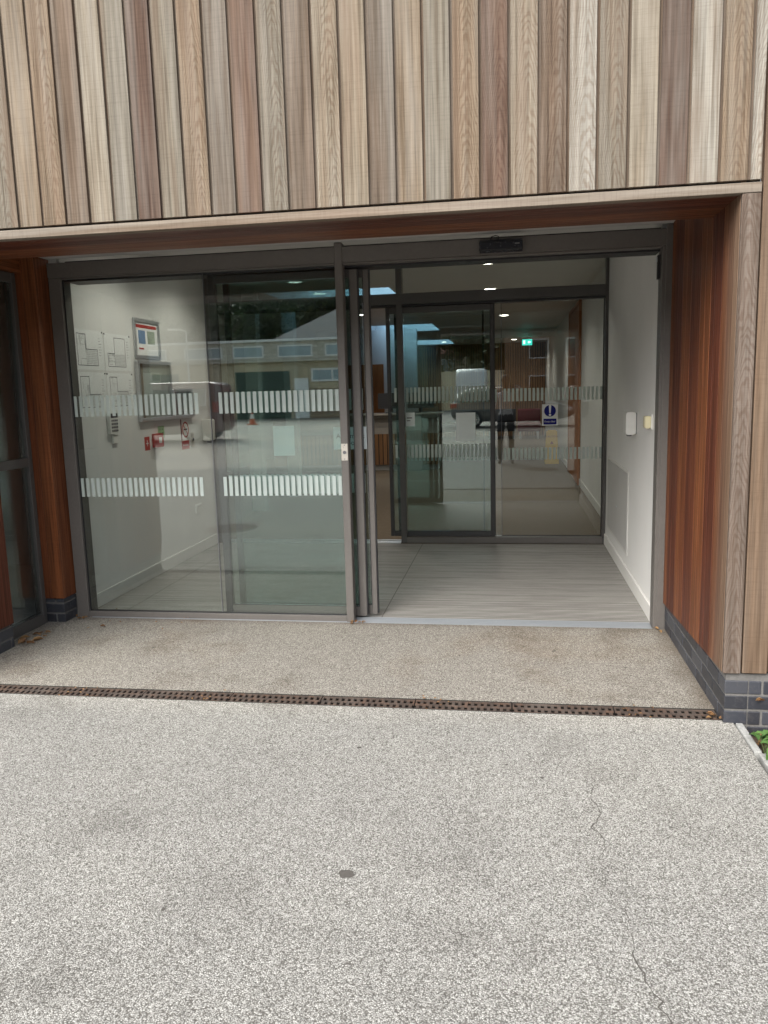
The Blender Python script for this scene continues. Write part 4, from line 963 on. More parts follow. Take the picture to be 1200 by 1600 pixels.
LBL = ['rusty slotted drain grating meeting the right-hand brick plinth', 'rusty slotted drain grating second from the right-hand brick plinth', 'rusty slotted drain grating third from the right, in front of the open doorway', 'rusty slotted drain grating fourth from the right, in front of the centre mullion', 'rusty slotted drain grating fifth from the right, just left of the mullion', 'rusty slotted drain grating sixth from the right, in front of the parked door leaves', 'rusty slotted drain grating seventh from the right, in front of the fixed left pane', 'rusty slotted drain grating next to the leftmost one in the picture', 'rusty slotted drain grating leftmost in the picture', 'rusty slotted drain grating beyond the left edge']
for i in range(10): grate(xe[i + 1] + .003, xe[i] - .003, LBL[i])
# granite edging and planting bed at the right-hand corner
KL = ('granite edging block touching the brick corner', 'granite edging block partly behind green leaves, second from the bricks', 'granite edging block beside the bed, third from the bricks')
for i, (y0, y1, dx) in enumerate(((-1.745, -1.455, 0), (-2.35, -1.757, .012), (-3.1, -2.362, .006))):
    mb = MB(); mb.box(1.004 + dx, 1.036 + dx, y0, y1, -.1, .010); tag(mb.build('kerb_stone', 'kerb', None, .006, 2, loc=(1.03 + dx, (y0 + y1) / 2, 0)), KL[i], 'kerb', 'granite edging along the bed')
mb = MB(); nx, ny = 30, 26; rnd = random.Random(5); Z = [[-.055 + rnd.uniform(-.012, .014) for i in range(nx + 1)] for j in range(ny + 1)]
for j in range(ny):
    for i in range(nx):
        P = [(1.03 + 2.4 * (i + a) / nx, -3.9 + 2.46 * (j + b) / ny, Z[j + b][i + a]) for a, b in ((0, 0), (1, 0), (1, 1), (0, 1))]; mb.face(P, smooth=True)
struct(mb.build('planting_soil', 'soil', merge=True))
def leafquad(mb, p, d, up, L, w, fold=.25):
    d = Vector(d).normalized(); s = d.cross(Vector(up)).normalized(); n = s.cross(d).normalized(); p = Vector(p); b = newbid()
    m0, m1, m2 = p, p + d * L * .5 - n * L * .06, p + d * L - n * L * .22
    l1, r1 = p + d * L * .42 + s * w + n * w * fold, p + d * L * .42 - s * w + n * w * fold
    l2, r2 = p + d * L * .75 + s * w * .62 + n * (w * fold - L * .06), p + d * L * .75 - s * w * .62 + n * (w * fold - L * .06)
    mb.face([m0, m1, l1], 0, bid=b, smooth=True); mb.face([m0, r1, m1], 0, bid=b, smooth=True)
    mb.face([m1, m2, l2, l1], 0, bid=b, smooth=True); mb.face([m1, r1, r2, m2], 0, bid=b, smooth=True)
def plant(x, y, h, n, spread, label, seed):
    rnd = random.Random(seed); t = thing('leafy_plant', label, 'plant', (x, y, -.05)); st = MB(); lf = MB()
    for k in range(n):
        a = rnd.uniform(0, 6.28); e = Vector((x + spread * rnd.uniform(.3, 1) * math.cos(a), y + spread * rnd.uniform(.3, 1) * math.sin(a), -.05 + h * rnd.uniform(.55, 1)))
        m = Vector((x, y, -.05)).lerp(e, .5) + Vector((0, 0, h * .3)); st.tube([(x, y, -.05), m, e], [.0035, .003, .0015], 5)
        for (q, f) in ((m, .7), (e, 1), (m.lerp(e, .5), .8), (e, .9), (e, .8)):
            aa = rnd.uniform(0, 6.28); leafquad(lf, q, (math.cos(aa), math.sin(aa), rnd.uniform(-.3, .35)), (0, 0, 1), rnd.uniform(.035, .06) * f, rnd.uniform(.014, .022) * f)
    st.build('stem', 'stem', t); lf.build('foliage', 'leaf', t)
plant(1.075, -1.66, .115, 10, .05, 'small green bramble growing against the granite edging by the brick corner', 1)
plant(1.105, -1.80, .13, 11, .06, 'green leafy plant in the bed at the picture right edge', 2)
plant(1.30, -1.75, .15, 9, .10, 'green leafy plant further into the bed along the brick plinth', 3)
plant(1.6, -2.2, .3, 16, .2, 'taller green plant in the middle of the bed', 4)
# fallen leaves
def fallen(x, y, z, s, label, seed, n=1, spread=.05, group='dry leaves blown into corners'):
    rnd = random.Random(seed); mb = MB()
    for k in range(n):
        a = rnd.uniform(0, 6.28); leafquad(mb, (x + rnd.uniform(-spread, spread), y + rnd.uniform(-spread, spread) * .7, z + .004 + rnd.uniform(0, .012)), (math.cos(a), math.sin(a), rnd.uniform(-.1, .5)), (rnd.uniform(-.4, .4), rnd.uniform(-.4, .4), 1), s * rnd.uniform(.7, 1.2), s * .32, .5)
    return tag(mb.build('dry_leaf' if n == 1 else 'leaf_litter', 'dry', None, loc=(x, y, z)), label, 'leaf' if n == 1 else 'leaf litter', group)
fallen(-3.10, -.60, 0, .07, 'heap of dry brown leaves against the left window foot', 1, 7, .06)
fallen(-3.12, -.42, 0, .04, 'few small dry leaves along the side window sill', 2, 6, .09)
fallen(-3.02, -.08, 0, .03, 'crumbs of dry leaf between the left pier and the jamb', 3, 9, .08)
fallen(-1.03, -.02, 0, .03, 'brown leaf crumbs at the foot of the centre mullion', 4, 10, .05)
fallen(-2.55, -.04, 0, .02, 'scattered leaf crumbs along the sill of the left pane', 5, 12, .35)
fallen(.90, -.06, 0, .035, 'curled dry leaf at the foot of the right jamb', 6, 3, .025)
fallen(.95, -1.38, 0, .03, 'leaf crumbs where the drain meets the brick corner', 7, 7, .04)
fallen(1.12, -1.50, -.05, .06, 'dry brown leaves on the soil below the brick plinth', 8, 14, .09)
fallen(1.118, -1.462, .115, .045, 'dry leaf caught on a cobweb on the brick plinth', 9, 2, .01)
fallen(-2.72, -.24, 0, .045, 'curled brown leaf on the porch paving by the left pane', 10, 1)

for i, (x, lb) in enumerate(((.62, 'pale grit and leaf scraps caught in the drain near the right-hand bricks'), (-.35, 'leaf scraps caught in the drain in front of the mullion'), (-1.55, 'leaf scraps caught in the drain in front of the parked door leaves'), (-2.3, 'leaf scraps caught in the drain near the left picture edge'))):
    fallen(x, -1.35, -.003, .016, lb, 20 + i, 9, .10)

# ------------------------------------------------------------------ what stands across the car park (seen mirrored in the glass)
M['render'] = plain('buff_render', (0.54, 0.46, 0.32), 0.85, 0, 0.12, 1.5)
M['brownbrick'] = courses('brown_brick', (0.22, 0.12, 0.07), (0.30, 0.18, 0.10), (0.34, 0.30, 0.25))
M['shingle'] = courses('pale_hung_tiles', (0.66, 0.63, 0.55), (0.52, 0.49, 0.42), (0.26, 0.24, 0.2), 0.3, 0.2)
M['slate'] = courses('grey_slate', (0.10, 0.10, 0.115), (0.13, 0.13, 0.145), (0.06, 0.06, 0.065), 0.3, 0.25)
M['redtile'] = courses('red_roof_tile', (0.30, 0.10, 0.07), (0.24, 0.08, 0.06), (0.12, 0.05, 0.04), 0.3, 0.3)
M['darkgreen'] = plain('dark_green_paint', (0.025, 0.055, 0.040), 0.5, 0, 0.1, 3)
M['upvc'] = plain('white_window_frame', (0.80, 0.82, 0.82), 0.4, 0, 0.02)
M['winglass'] = plain('sky_painted_window_glass', (0.34, 0.42, 0.46), 0.1, 0, 0.1, 2)  # pale blue-grey: reflected sky put into the pane colour
M['carglass'] = plain('tinted_car_glass', (0.015, 0.019, 0.022), 0.03, 0, .02, spec=0.8)
M['creamwall'] = plain('cream_wall', (0.72, 0.66, 0.50), 0.85, 0, 0.08, 1.2)
OY = -40.0
O = thing('workshop_building', 'long low workshop with tile-hung upper band, white strip windows and grey roof', 'building', (-16, OY, 0))
def wallq(mb, x0, x1, y, z0, z1): mb.face([(x1, y, z0), (x0, y, z0), (x0, y, z1), (x1, y, z1)], 0, [(x1, z0), (x0, z0), (x0, z1), (x1, z1)])
mb = MB(); wallq(mb, -34, -12.55, OY, 0, 3.28); wallq(mb, -12.55, -5.6, OY, 1.7, 3.28); mb.face([(-5.6, OY - 9, 0), (-5.6, OY, 0), (-5.6, OY, 4.4), (-5.6, OY - 9, 4.4)], 0, [(9, 0), (0, 0), (0, 4.4), (9, 4.4)]); mb.build('wall', 'render', O)
mb = MB(); wallq(mb, -12.54, -5.6, OY + .002, 0, 1.7); mb.build('brick_base', 'brownbrick', O)
mb = MB(); mb.box(-34, -5.5, OY - .3, OY + .35, 3.28, 4.42); 
for f, i in ((1, 0),): pass
mb.uv = [[(p[0] + 0, p[1]) for p in u] for u in mb.uv]
mb.build('tile_hung_band', 'shingle', O)
mb = MB(); mb.box(-34, -5.3, OY + .2, OY + .55, 4.42, 4.55, axis='x'); mb.build('gutter', 'upvc', O)
for (a, b) in ((-34, -31.4), (-30.6, -28), (-27, -24.6), (-22.2, -20.0), (-18.9, -16.6), (-15.95, -14.1), (-13.25, -11.2), (-10.45, -8.4), (-7.8, -6.2)):
    mb = MB(); y = OY + .35
    for q in ((a, b, 3.52, 3.60), (a, b, 4.12, 4.20), (a, a + .08, 3.60, 4.12), (b - .08, b, 3.60, 4.12)): mb.box(q[0], q[1], y, y + .07, q[2], q[3])
    w = mb.build('window', 'upvc', O); mb = MB(); mb.box(a + .08, b - .08, y + .001, y + .03, 3.60, 4.12); mb.build('pane', 'winglass', w)
mb = MB(); y = OY
for q in ((-11.4, -8.9, 2.10, 2.20), (-11.4, -8.9, 2.74, 2.84), (-11.4, -11.3, 2.2, 2.74), (-9.0, -8.9, 2.2, 2.74), (-10.2, -10.1, 2.2, 2.74)): mb.box(q[0], q[1], y + .001, y + .08, q[2], q[3])
w = mb.build('window', 'upvc', O); mb = MB(); mb.box(-11.3, -9.0, y + .003, y + .03, 2.2, 2.74); mb.build('pane', 'winglass', w)
mb = MB(); mb.box(-12.45, -11.6, OY + .001, OY + .06, 0, 2.3); mb.build('white_door', 'upvc', O, .01)
mb = MB(); mb.box(-16.0, -12.7, OY + .001, OY + .05, 0, 2.75); mb.build('garage_door', 'darkgreen', O, .01)
mb = MB(); mb.box(-24.0, -19.5, OY + .001, OY + .05, 0, 2.75); mb.build('garage_door', 'darkgreen', O, .01)
mb = MB()
def roofq(P): mb.face(P, 0, [(p[0], p[2] * 1.6) for p in P])
roofq([(-13.6, OY + .1, 4.56), (-5.2, OY + .1, 4.56), (-7.6, OY - 4.4, 6.9), (-9.9, OY - 4.4, 6.9)]); roofq([(-5.2, OY + .1, 4.56), (-5.2, OY - 9, 4.56), (-7.6, OY - 4.4, 6.9)]); roofq([(-13.6, OY - 9, 4.56), (-13.6, OY + .1, 4.56), (-9.9, OY - 4.4, 6.9)])
mb.box(-34, -5.4, OY - 9, OY + .1, 4.43, 4.54)
mb.build('roof', 'slate', O)
HB = thing('brick_house', 'brick house with a red tiled roof beyond the car park', 'house', (-8, -66, 0))
mb = MB(); wallq(mb, -12, -4.4, -62, 0, 4.6); wallq(mb, -4.4, -4.39, -62, 0, 4.6); mb.face([(-4.4, -70, 0), (-4.4, -62, 0), (-4.4, -62, 4.6), (-4.4, -66, 7.2), (-4.4, -70, 4.6)], 0, [(8, 0), (0, 0), (0, 4.6), (4, 7.2), (8, 4.6)]); mb.build('wall', 'brownbrick', HB)
mb = MB(); P = [(-12.3, -61.7, 4.55), (-4.2, -61.7, 4.55), (-4.2, -66, 7.3), (-12.3, -66, 7.3)]; mb.face(P, 0, [(p[0], -p[1]) for p in P]); P = [(-4.2, -70.3, 4.55), (-12.3, -70.3, 4.55), (-12.3, -66, 7.3), (-4.2, -66, 7.3)]; mb.face(P, 0, [(p[0], -p[1]) for p in P]); mb.build('roof', 'redtile', HB)
for a in (-11, -8.6, -6.2):
    mb = MB(); mb.box(a, a + 1.2, -61.99, -61.93, 2.9, 4.1); w = mb.build('window', 'upvc', HB); mb = MB(); mb.box(a + .1, a + 1.1, -61.93, -61.92, 3.0, 4.0); mb.build('pane', 'winglass', w)
mb = MB(); mb.box(-4.8, -.45, -43.4, -43.2, -.05, 2.5); mb.box(-4.8, -.4, -43.45, -43.15, 2.5, 2.58); tag(mb.build('boundary_wall', 'creamwall', None, .01, loc=(-2.6, -43.3, 0)), 'low cream rendered wall along the far side of the car park', 'wall')
HC = thing('brick_building', 'long brown brick building with dark windows right of the cream wall', 'building', (8, -46, 0))
mb = MB(); wallq(mb, -.4, 20, -44, 0, 5.4); mb.face([(-.4, -52, 0), (-.4, -44, 0), (-.4, -44, 5.4), (-.4, -52, 5.4)][::-1], 0, [(8, 0), (0, 0), (0, 5.4), (8, 5.4)][::-1]); mb.build('wall', 'brownbrick', HC)
mb = MB(); mb.box(-.8, 20.4, -52.4, -43.6, 5.401, 5.7); mb.build('roof', 'slate', HC)
for a in (1.2, 3.6, 6.4, 9.2, 12):
    for zz in (.9, 3.3):
        mb = MB(); mb.box(a, a + 1.3, -43.999, -43.93, zz, zz + 1.3); w = mb.build('window', 'upvc', HC); mb = MB(); mb.box(a + .08, a + 1.22, -43.93, -43.92, zz + .08, zz + 1.22); mb.build('pane', 'carglass', w)
# railings on the far kerb
t = thing('metal_railing', 'slim dark metal railing in front of the cream wall', 'railing', (2, -41.5, 0)); mb = MB(); mb.tube([(-4.6, -41.5, 1.05), (12, -41.5, 1.05)], .03, 8); mb.build('top_rail', 'frame_dark', t)
for k in range(16):
    mb = MB(); mb.tube([(-4.6 + k * 1.1, -41.5, 0), (-4.6 + k * 1.1, -41.5, 1.04)], .022, 6); mb.build('upright', 'frame_dark', t)
# street lamps
def lamp(x, y, h, dx, label):
    t = thing('street_lamp', label, 'street lamp', (x, y, 0), 'lamps in the car park')
    mb = MB(); mb.tube([(x, y, 0), (x, y, 1.2), (x, y, 1.25), (x, y, h)], [.075, .075, .05, .04], 10); mb.build('post', 'alu', t)
    mb = MB(); mb.tube([(x, y, h), (x + dx * .35, y, h + .10), (x + dx * 1.0, y, h + .13)], [.04, .05, .035], 8); mb.rbox(min(x + dx * .3, x + dx), max(x + dx * .3, x + dx), y - .12, y + .12, h + .06, h + .16, .04, 'x'); mb.build('lantern', 'white', t)
lamp(-17.2, -36, 4.9, -1.0, 'grey lamp post with flat lantern in front of the workshop')
lamp(4.6, -37, 5.6, 1.0, 'grey lamp post with flat lantern near the cream wall')
t = thing('traffic_cone', 'orange and white traffic cone in front of the workshop', 'traffic cone', (-12.5, -32.2, 0))
M['orange'] = plain('orange_plastic', (0.60, 0.10, 0.02), .5, 0, .05)
mb = MB(); mb.box(-12.72, -12.28, -32.42, -31.98, 0, .04); mb.tube([(-12.5, -32.2, .04), (-12.5, -32.2, .3)], [.16, .105], 16); mb.build('cone', 'orange', t); mb = MB(); mb.tube([(-12.5, -32.2, .3), (-12.5, -32.2, .52)], [.107, .062], 16); mb.build('white_band', 'white', t); mb = MB(); mb.tube([(-12.5, -32.2, .52), (-12.5, -32.2, .72)], [.062, .025], 16); mb.build('tip', 'orange', t)
for (x, y, r, lb) in ((.55, -4.15, .33, 'round iron manhole cover in the paving in front of the doorway'), (-3.2, -3.5, .30, 'round iron manhole cover in the paving left of the porch')):
    mb = MB(); n = 36
    mb.disc((x, y, .004), r, (0, 0, 1), n); 
    o = mb.build('manhole_cover', 'rust', None, loc=(x, y, 0)); tag(o, lb, 'manhole cover')

def paint(name, col):
    t = NT(name); n = t.noise(t.pos(), 3, 3); c = t.mix(n, tuple(k * .85 for k in col), col)
    b = t.bsdf(Base_Color=c, Roughness=.3); b.inputs['Coat Weight'].default_value = .8; b.inputs['Coat Roughness'].default_value = .04; return t.done(b)
M['carblack'] = paint('bronze_grey_car_paint', (0.095, 0.085, 0.078)); M['carred'] = paint('dark_red_car_paint', (0.11, 0.012, 0.016)); M['carwhite'] = paint('white_car_paint', (0.72, 0.73, 0.74))
M['carglass'] = plain('tinted_car_glass', (0.015, 0.019, 0.022), 0.03, 0, .02, spec=0.8); M['chrome'] = plain('chrome', (0.75, 0.75, 0.76), .12, 1.0, .02); M['tyre'] = plain('tyre_rubber', (0.016, 0.016, 0.017), .8, 0, .1); M['taillight'] = plain('red_lamp_lens', (0.35, 0.012, 0.012), .15, 0, .02); M['headlamp'] = plain('clear_lamp_lens', (0.6, 0.62, 0.65), .1, 0.3, .02); M['cladding_plastic'] = plain('black_trim_plastic', (0.02, 0.02, 0.022), .6, 0, .05)
def vehicle(label, cat, x, y, rz, body, green, paintm, wheels, wr, name, win, tail):
    """body: (x, zlo, ztop, half width); green: (x, zbase, ztop, hw base, hw top); built nose towards +x, then placed"""
    WLo = (0, 0, 0); t = thing(name, label, cat, WLo)
    mb = MB(); rings = []
    for (bx, lo, hi, hw) in body:
        h = hi - lo; half = [(hw * .86, lo), (hw * .97, lo + h * .12), (hw, lo + h * .45), (hw * .985, lo + h * .78), (hw * .93, hi - h * .05), (hw * .80, hi)]
        rings.append([(bx, -a, b) for a, b in half] + [(bx, a, b) for a, b in half[::-1]])
    def loft(mb, rings):
        n = len(rings[0])
        for i in range(len(rings) - 1):
            for k in range(n): j = (k + 1) % n; mb.face([rings[i][k], rings[i + 1][k], rings[i + 1][j], rings[i][j]], smooth=True)
        mb.face(rings[0]); mb.face(rings[-1][::-1])
    loft(mb, rings); rings = []
    for (gx, zb, zt, a, b) in green: rings.append([(gx, -a, zb), (gx, -b, zt - .05), (gx, -b * .9, zt), (gx, b * .9, zt), (gx, b, zt - .05), (gx, a, zb)])
    loft(mb, rings); mb.build('body', paintm, t, merge=True)
    def hw_at(z, gx):
        for i in range(len(green) - 1):
            if green[i][0] <= gx <= green[i + 1][0]:
                f = (gx - green[i][0]) / (green[i + 1][0] - green[i][0]); g = [green[i][k] + f * (green[i + 1][k] - green[i][k]) for k in range(5)]
                q = min(1, max(0, (z - g[1]) / max(.01, g[2] - .05 - g[1]))); return g[3] + q * (g[4] - g[3])
        return .7
    for s in (-1, 1):
        for poly in win:
            P = [(px, s * (hw_at(pz, px) + .006), pz) for (px, pz) in poly]; mb = MB(); mb.face(P if s < 0 else P[::-1]); mb.build('side_window', 'carglass', t)
            mb = MB(); mb.tube([Vector(p) + Vector((0, s * .004, 0)) for p in P] + [Vector(P[0]) + Vector((0, s * .004, 0))], .011, 6); mb.build('window_trim', 'chrome', t)
        for wx in wheels:
            yo = s * (max(b[3] for b in body) - .10); mb = MB()
            mb.tube([(wx, yo - s * .10, wr), (wx, yo - s * .09, wr), (wx, yo + s * .09, wr), (wx, yo + s * .105, wr)], [wr * .9, wr, wr, wr * .92], 28); w = mb.build('wheel', 'tyre', t)
            mb = MB(); n = 15
            for k in range(n):
                a = 2 * math.pi * k / n; d = .045
                c = [(wx + r * math.cos(a + e), yo + s * .112, wr + r * math.sin(a + e)) for r, e in ((.06, -.25), (wr * .66, -d * 1.6), (wr * .66, d * 1.6), (.06, .25))]; mb.face(c if s < 0 else c[::-1])
            for k in range(28):
                a, b = 2 * math.pi * k / 28, 2 * math.pi * (k + 1) / 28
                c = [(wx + r * math.cos(e), yo + s * .113, wr + r * math.sin(e)) for r, e in ((wr * .62, a), (wr * .70, a), (wr * .70, b), (wr * .62, b))]; mb.face(c if s < 0 else c[::-1])
            mb.disc((wx, yo + s * .113, wr), .065, (0, s, 0), 16); mb.build('rim', 'chrome', w)
            mb = MB(); mb.disc((wx, yo + s * .107, wr), wr * .7, (0, s, 0), 24); mb.build('hub_recess', 'tyre', w)
        mb = MB(); mb.rbox(*tail[0], s * tail[1] if s > 0 else -tail[2], s * tail[2] if s > 0 else -tail[1], *tail[3], .04, 'x'); mb.build('tail_light', 'taillight', t)
        mb = MB(); nx = body[-2][0]; hw = body[-2][3]; zt = body[-2][2]; mb.rbox(nx - .18, nx + .06, s * (hw - .22), s * (hw + .01), zt - .16, zt - .04, .03, 'x'); mb.build('headlight', 'headlamp', t)
    t.location = (x, y, 0); t.rotation_euler = (0, 0, rz); return t
est_b = [(0, .48, .86, .74), (.10, .34, .98, .84), (.9, .24, 1.0, .89), (2.4, .22, .98, .91), (3.3, .22, .96, .90), (4.0, .26, .87, .87), (4.45, .36, .74, .79), (4.62, .46, .62, .66)]
est_g = [(.06, .94, .99, .78, .74), (.50, .95, 1.42, .82, .62), (1.0, .96, 1.50, .83, .62), (2.1, .96, 1.51, .83, .62), (2.7, .95, 1.45, .83, .62), (3.45, .94, 1.0, .80, .70)]
est_w = [[(.52, 1.03), (.72, 1.36), (1.42, 1.40), (1.42, 1.02)], [(1.50, 1.02), (1.50, 1.40), (2.15, 1.40), (2.15, 1.01)], [(2.23, 1.01), (2.23, 1.395), (2.60, 1.37), (3.10, 1.02)]]
car = vehicle('dark grey estate car parked side-on facing the entrance', 'car', -2.25, -20.35, 0, est_b, est_g, 'carblack', (.85, 3.62), .33, 'parked_car', est_w, ((-.02, .22), .62, .84, (.76, .93)))
for s in (-1, 1):
    mb = MB(); mb.tube([(.55, s * .60, 1.49), (.8, s * .60, 1.55), (2.4, s * .60, 1.56), (2.65, s * .60, 1.49)], .018, 6); o = mb.build('roof_rail', 'chrome', car)
van_b = [(0, .40, 1.0, .80), (.06, .30, 1.10, .88), (1.0, .25, 1.12, .92), (3.4, .25, 1.1, .92), (4.1, .28, 1.0, .88), (4.5, .38, .82, .78)]
van_g = [(.04, 1.02, 1.85, .86, .72), (.3, 1.05, 1.94, .87, .74), (2.6, 1.05, 1.95, .88, .74), (3.0, 1.05, 1.82, .88, .72), (3.75, 1.03, 1.12, .84, .74)]
van_w = [[(.35, 1.18), (.35, 1.70), (1.35, 1.72), (1.35, 1.16)], [(1.45, 1.16), (1.45, 1.72), (2.4, 1.72), (2.4, 1.14)], [(2.5, 1.14), (2.5, 1.70), (2.95, 1.66), (3.4, 1.16)]]
vehicle('dark red people carrier parked left of the entrance', 'van', -9.45, -20.4, R(180), van_b, van_g, 'carred', (.8, 3.5), .34, 'parked_van', van_w, ((-.02, .12), .66, .86, (.95, 1.30)))
wv_b = [(0, .40, 1.3, .90), (.06, .32, 1.35, .98), (4.0, .3, 1.3, .98), (4.8, .32, 1.15, .93), (5.2, .42, .9, .82)]
wv_g = [(.03, 1.2, 2.55, .96, .88), (.3, 1.25, 2.62, .97, .88), (3.7, 1.25, 2.6, .97, .88), (4.0, 1.25, 2.3, .95, .82), (4.65, 1.15, 1.3, .9, .78)]
vehicle('white high-roofed van parked end-on by the cream wall', 'van', -2.35, -41.0, R(90), wv_b, wv_g, 'carwhite', (.95, 4.2), .35, 'parked_van', [[(3.3, 1.4), (3.3, 1.95), (3.85, 1.95), (4.15, 1.4)]], ((-.03, .1), .75, .95, (1.0, 1.5)))
vehicle('dark grey estate parked further right along the cream wall', 'car', 3.0, -38.5, R(0), est_b, est_g, 'carblack', (.85, 3.62), .33, 'parked_car', est_w, ((-.02, .22), .62, .84, (.76, .93)))

# wooded slope that closes the view behind everything
M['wood'] = NT('wooded_slope'); _t = M['wood']; _n = _t.noise(_t.pos(), .35, 8, .7); M['wood'] = _t.done(_t.bsdf(Base_Color=_t.ramp(_n, [(.35, (.018, .032, .012)), (.6, (.06, .08, .028)), (.75, (.10, .11, .04))]), Roughness=.9))
mb = MB(); rnd = random.Random(11); nx, ny = 90, 26
HZ = [[(0 if j == 0 else min(1, j / 14) ** .8 * 24 + rnd.uniform(-1.6, 1.6) + 4 * math.sin(i * .21) * min(1, j / 8)) for i in range(nx + 1)] for j in range(ny + 1)]
for j in range(ny):
    for i in range(nx):
        mb.face([(-140 + 260 * (i + a) / nx, -82 - 2.6 * (j + b), HZ[j + b][i + a]) for a, b in ((0, 0), (0, 1), (1, 1), (1, 0))])
struct(mb.build('hill', 'wood'))
# trees behind the car park
def tree(label, x, y, h, rad, seed, mat='crown', n=7000, leaf=.62):
    rnd = random.Random(seed); t = thing('broadleaf_tree', label, 'tree', (x, y, 0), 'trees beyond the car park')
    tr = MB(); tr.tube([(x, y, -.2), (x + .1, y, h * .3), (x, y + .1, h * .75)], [h * .028, h * .02, h * .008], 10)
    cl = []
    for k in range(22):
        a = rnd.uniform(0, 6.28); zz = rnd.uniform(.22, .95); rr = rad * math.sin(math.pi * min(.97, max(.1, zz * .9 + .08))) * rnd.uniform(.35, .95)
        c = Vector((x + rr * math.cos(a), y + rr * math.sin(a), h * zz)); cl.append((c, rad * rnd.uniform(.34, .55)))
        tr.tube([(x, y, h * rnd.uniform(.2, .55)), Vector((x, y, h * zz * .8)).lerp(c, .5), c], [h * .010, h * .006, h * .002], 5)
    tr.build('trunk', 'bark', t); lf = MB()
    for k in range(n):
        c, r = rnd.choice(cl); d = Vector((rnd.gauss(0, 1), rnd.gauss(0, 1), rnd.gauss(0, .8))).normalized(); p = c + d * r * rnd.uniform(.3, 1.05)
        e = Vector((rnd.gauss(0, 1), rnd.gauss(0, 1), rnd.gauss(0, .7))).normalized(); s = e.cross(Vector((0.3, .2, 1))).normalized(); L = leaf * rnd.uniform(.6, 1.3)
        lf.face([p - e * L * .5, p + s * L * .28, p + e * L * .5, p - s * L * .28], 0, bid=newbid())
    lf.build('crown', mat, t); return t
T1 = tree('dark green tree behind the left end of the workshop', -22, -55, 13, 5.2, 1)
T2 = tree('olive green tree behind the middle of the workshop', -14.5, -56, 12, 4.6, 2, 'crown2')
T3 = tree('dark green tree behind the dark van and cream wall', 3, -52, 9, 4.6, 3)
def cptree(src, x, y, rz, label): 
    c = copy_tree(src, (x, y, 0), rz, label); return c
cptree(T1, -33, -54, 2.0, 'dark green tree far to the left of the workshop'); cptree(T2, -28, -60, 1.0, 'olive green tree behind the dark ones at far left')
cptree(T1, -17, -62, 4.0, 'tall dark tree rising behind the olive one'); cptree(T3, 9.5, -53, 1.3, 'dark green tree at the right end of the cream wall'); cptree(T3, -1.5, -58, 2.6, 'dark green tree between the red-roofed house and the cream wall')
cptree(T1, 17, -56, .7, 'dark green tree far to the right of the car park'); cptree(T2, -9, -75, 2.9, 'olive tree behind the red-roofed house'); cptree(T1, 5, -72, 3.4, 'tall dark tree behind the cream wall')

# ------------------------------------------------------------------ the person taking the picture (seen only mirrored in the inner glass)
M['skin'] = plain('dark_skin', (0.115, 0.060, 0.038), .5, 0, .04); M['shirt'] = plain('white_cotton', (0.72, 0.72, 0.74), .85, 0, .03, 90, .2); M['trouser'] = plain('black_trousers', (0.016, 0.017, 0.022), .85, 0, .08); M['hair'] = plain('black_hair', (0.012, 0.010, 0.010), .6, 0, .1, 120, .5); M['shoe'] = plain('black_shoe', (0.014, 0.013, 0.013), .4, 0, .05)
PX, PY = -.10, -5.42
def skin_mesh(name, verts, edges, radii, root=0, sub=2):
    me = bpy.data.meshes.new(name); me.from_pydata(verts, edges, []); o = bpy.data.objects.new('tmp', me); COL.objects.link(o)
    m = o.modifiers.new('s', 'SKIN'); m.use_smooth_shade = True; m.branch_smoothing = .6
    for i, r in enumerate(radii):
        sv = me.skin_vertices[0].data[i]; sv.radius = r if isinstance(r, tuple) else (r, r); sv.use_root = (i == root)
    b = o.modifiers.new('b', 'SUBSURF'); b.levels = sub; b.render_levels = sub
    bpy.context.view_layer.update(); dg = bpy.context.evaluated_depsgraph_get(); out = bpy.data.meshes.new_from_object(o.evaluated_get(dg)); out.name = name
    bpy.data.objects.remove(o); return out
def limb(V, E, Rr, start, chain):
    prev = start
    for p, r in chain: V.append(p); Rr.append(r); E.append((prev, len(V) - 1)); prev = len(V) - 1
    return prev
V = [(0, 0, .95)]; E = []; Rr = [(.165, .115)]
chest = limb(V, E, Rr, 0, [((0, .0, 1.08), (.15, .105)), ((0, -.01, 1.22), (.165, .115)), ((0, -.015, 1.36), (.155, .10))])
neck = limb(V, E, Rr, chest, [((0, 0, 1.46), .058), ((0, .02, 1.52), .060)])
head = limb(V, E, Rr, neck, [((0, .035, 1.585), (.070, .082)), ((0, .030, 1.66), (.074, .092)), ((0, .02, 1.715), (.060, .072))])
for s in (-1, 1): limb(V, E, Rr, 0, [((s * .095, 0, .86), (.095, .10)), ((s * .105, .015, .66), .078), ((s * .11, .02, .50), .060), ((s * .115, -.01, .34), .060), ((s * .12, -.02, .10), .042), ((s * .125, .02, .045), (.045, .04)), ((s * .135, .15, .03), (.042, .028))])
wl = limb(V, E, Rr, chest, [((-.165, -.01, 1.385), .062), ((-.215, -.02, 1.30), .052), ((-.25, -.03, 1.10), .043), ((-.27, .03, .90), .034), ((-.275, .05, .845), .027), ((-.275, .06, .79), (.020, .036))])
wr_ = limb(V, E, Rr, chest, [((.165, -.01, 1.385), .062), ((.215, .03, 1.29), .052), ((.24, .14, 1.17), .044), ((.19, .28, 1.34), .034), ((.165, .325, 1.405), .027), ((.155, .335, 1.455), (.022, .034))])
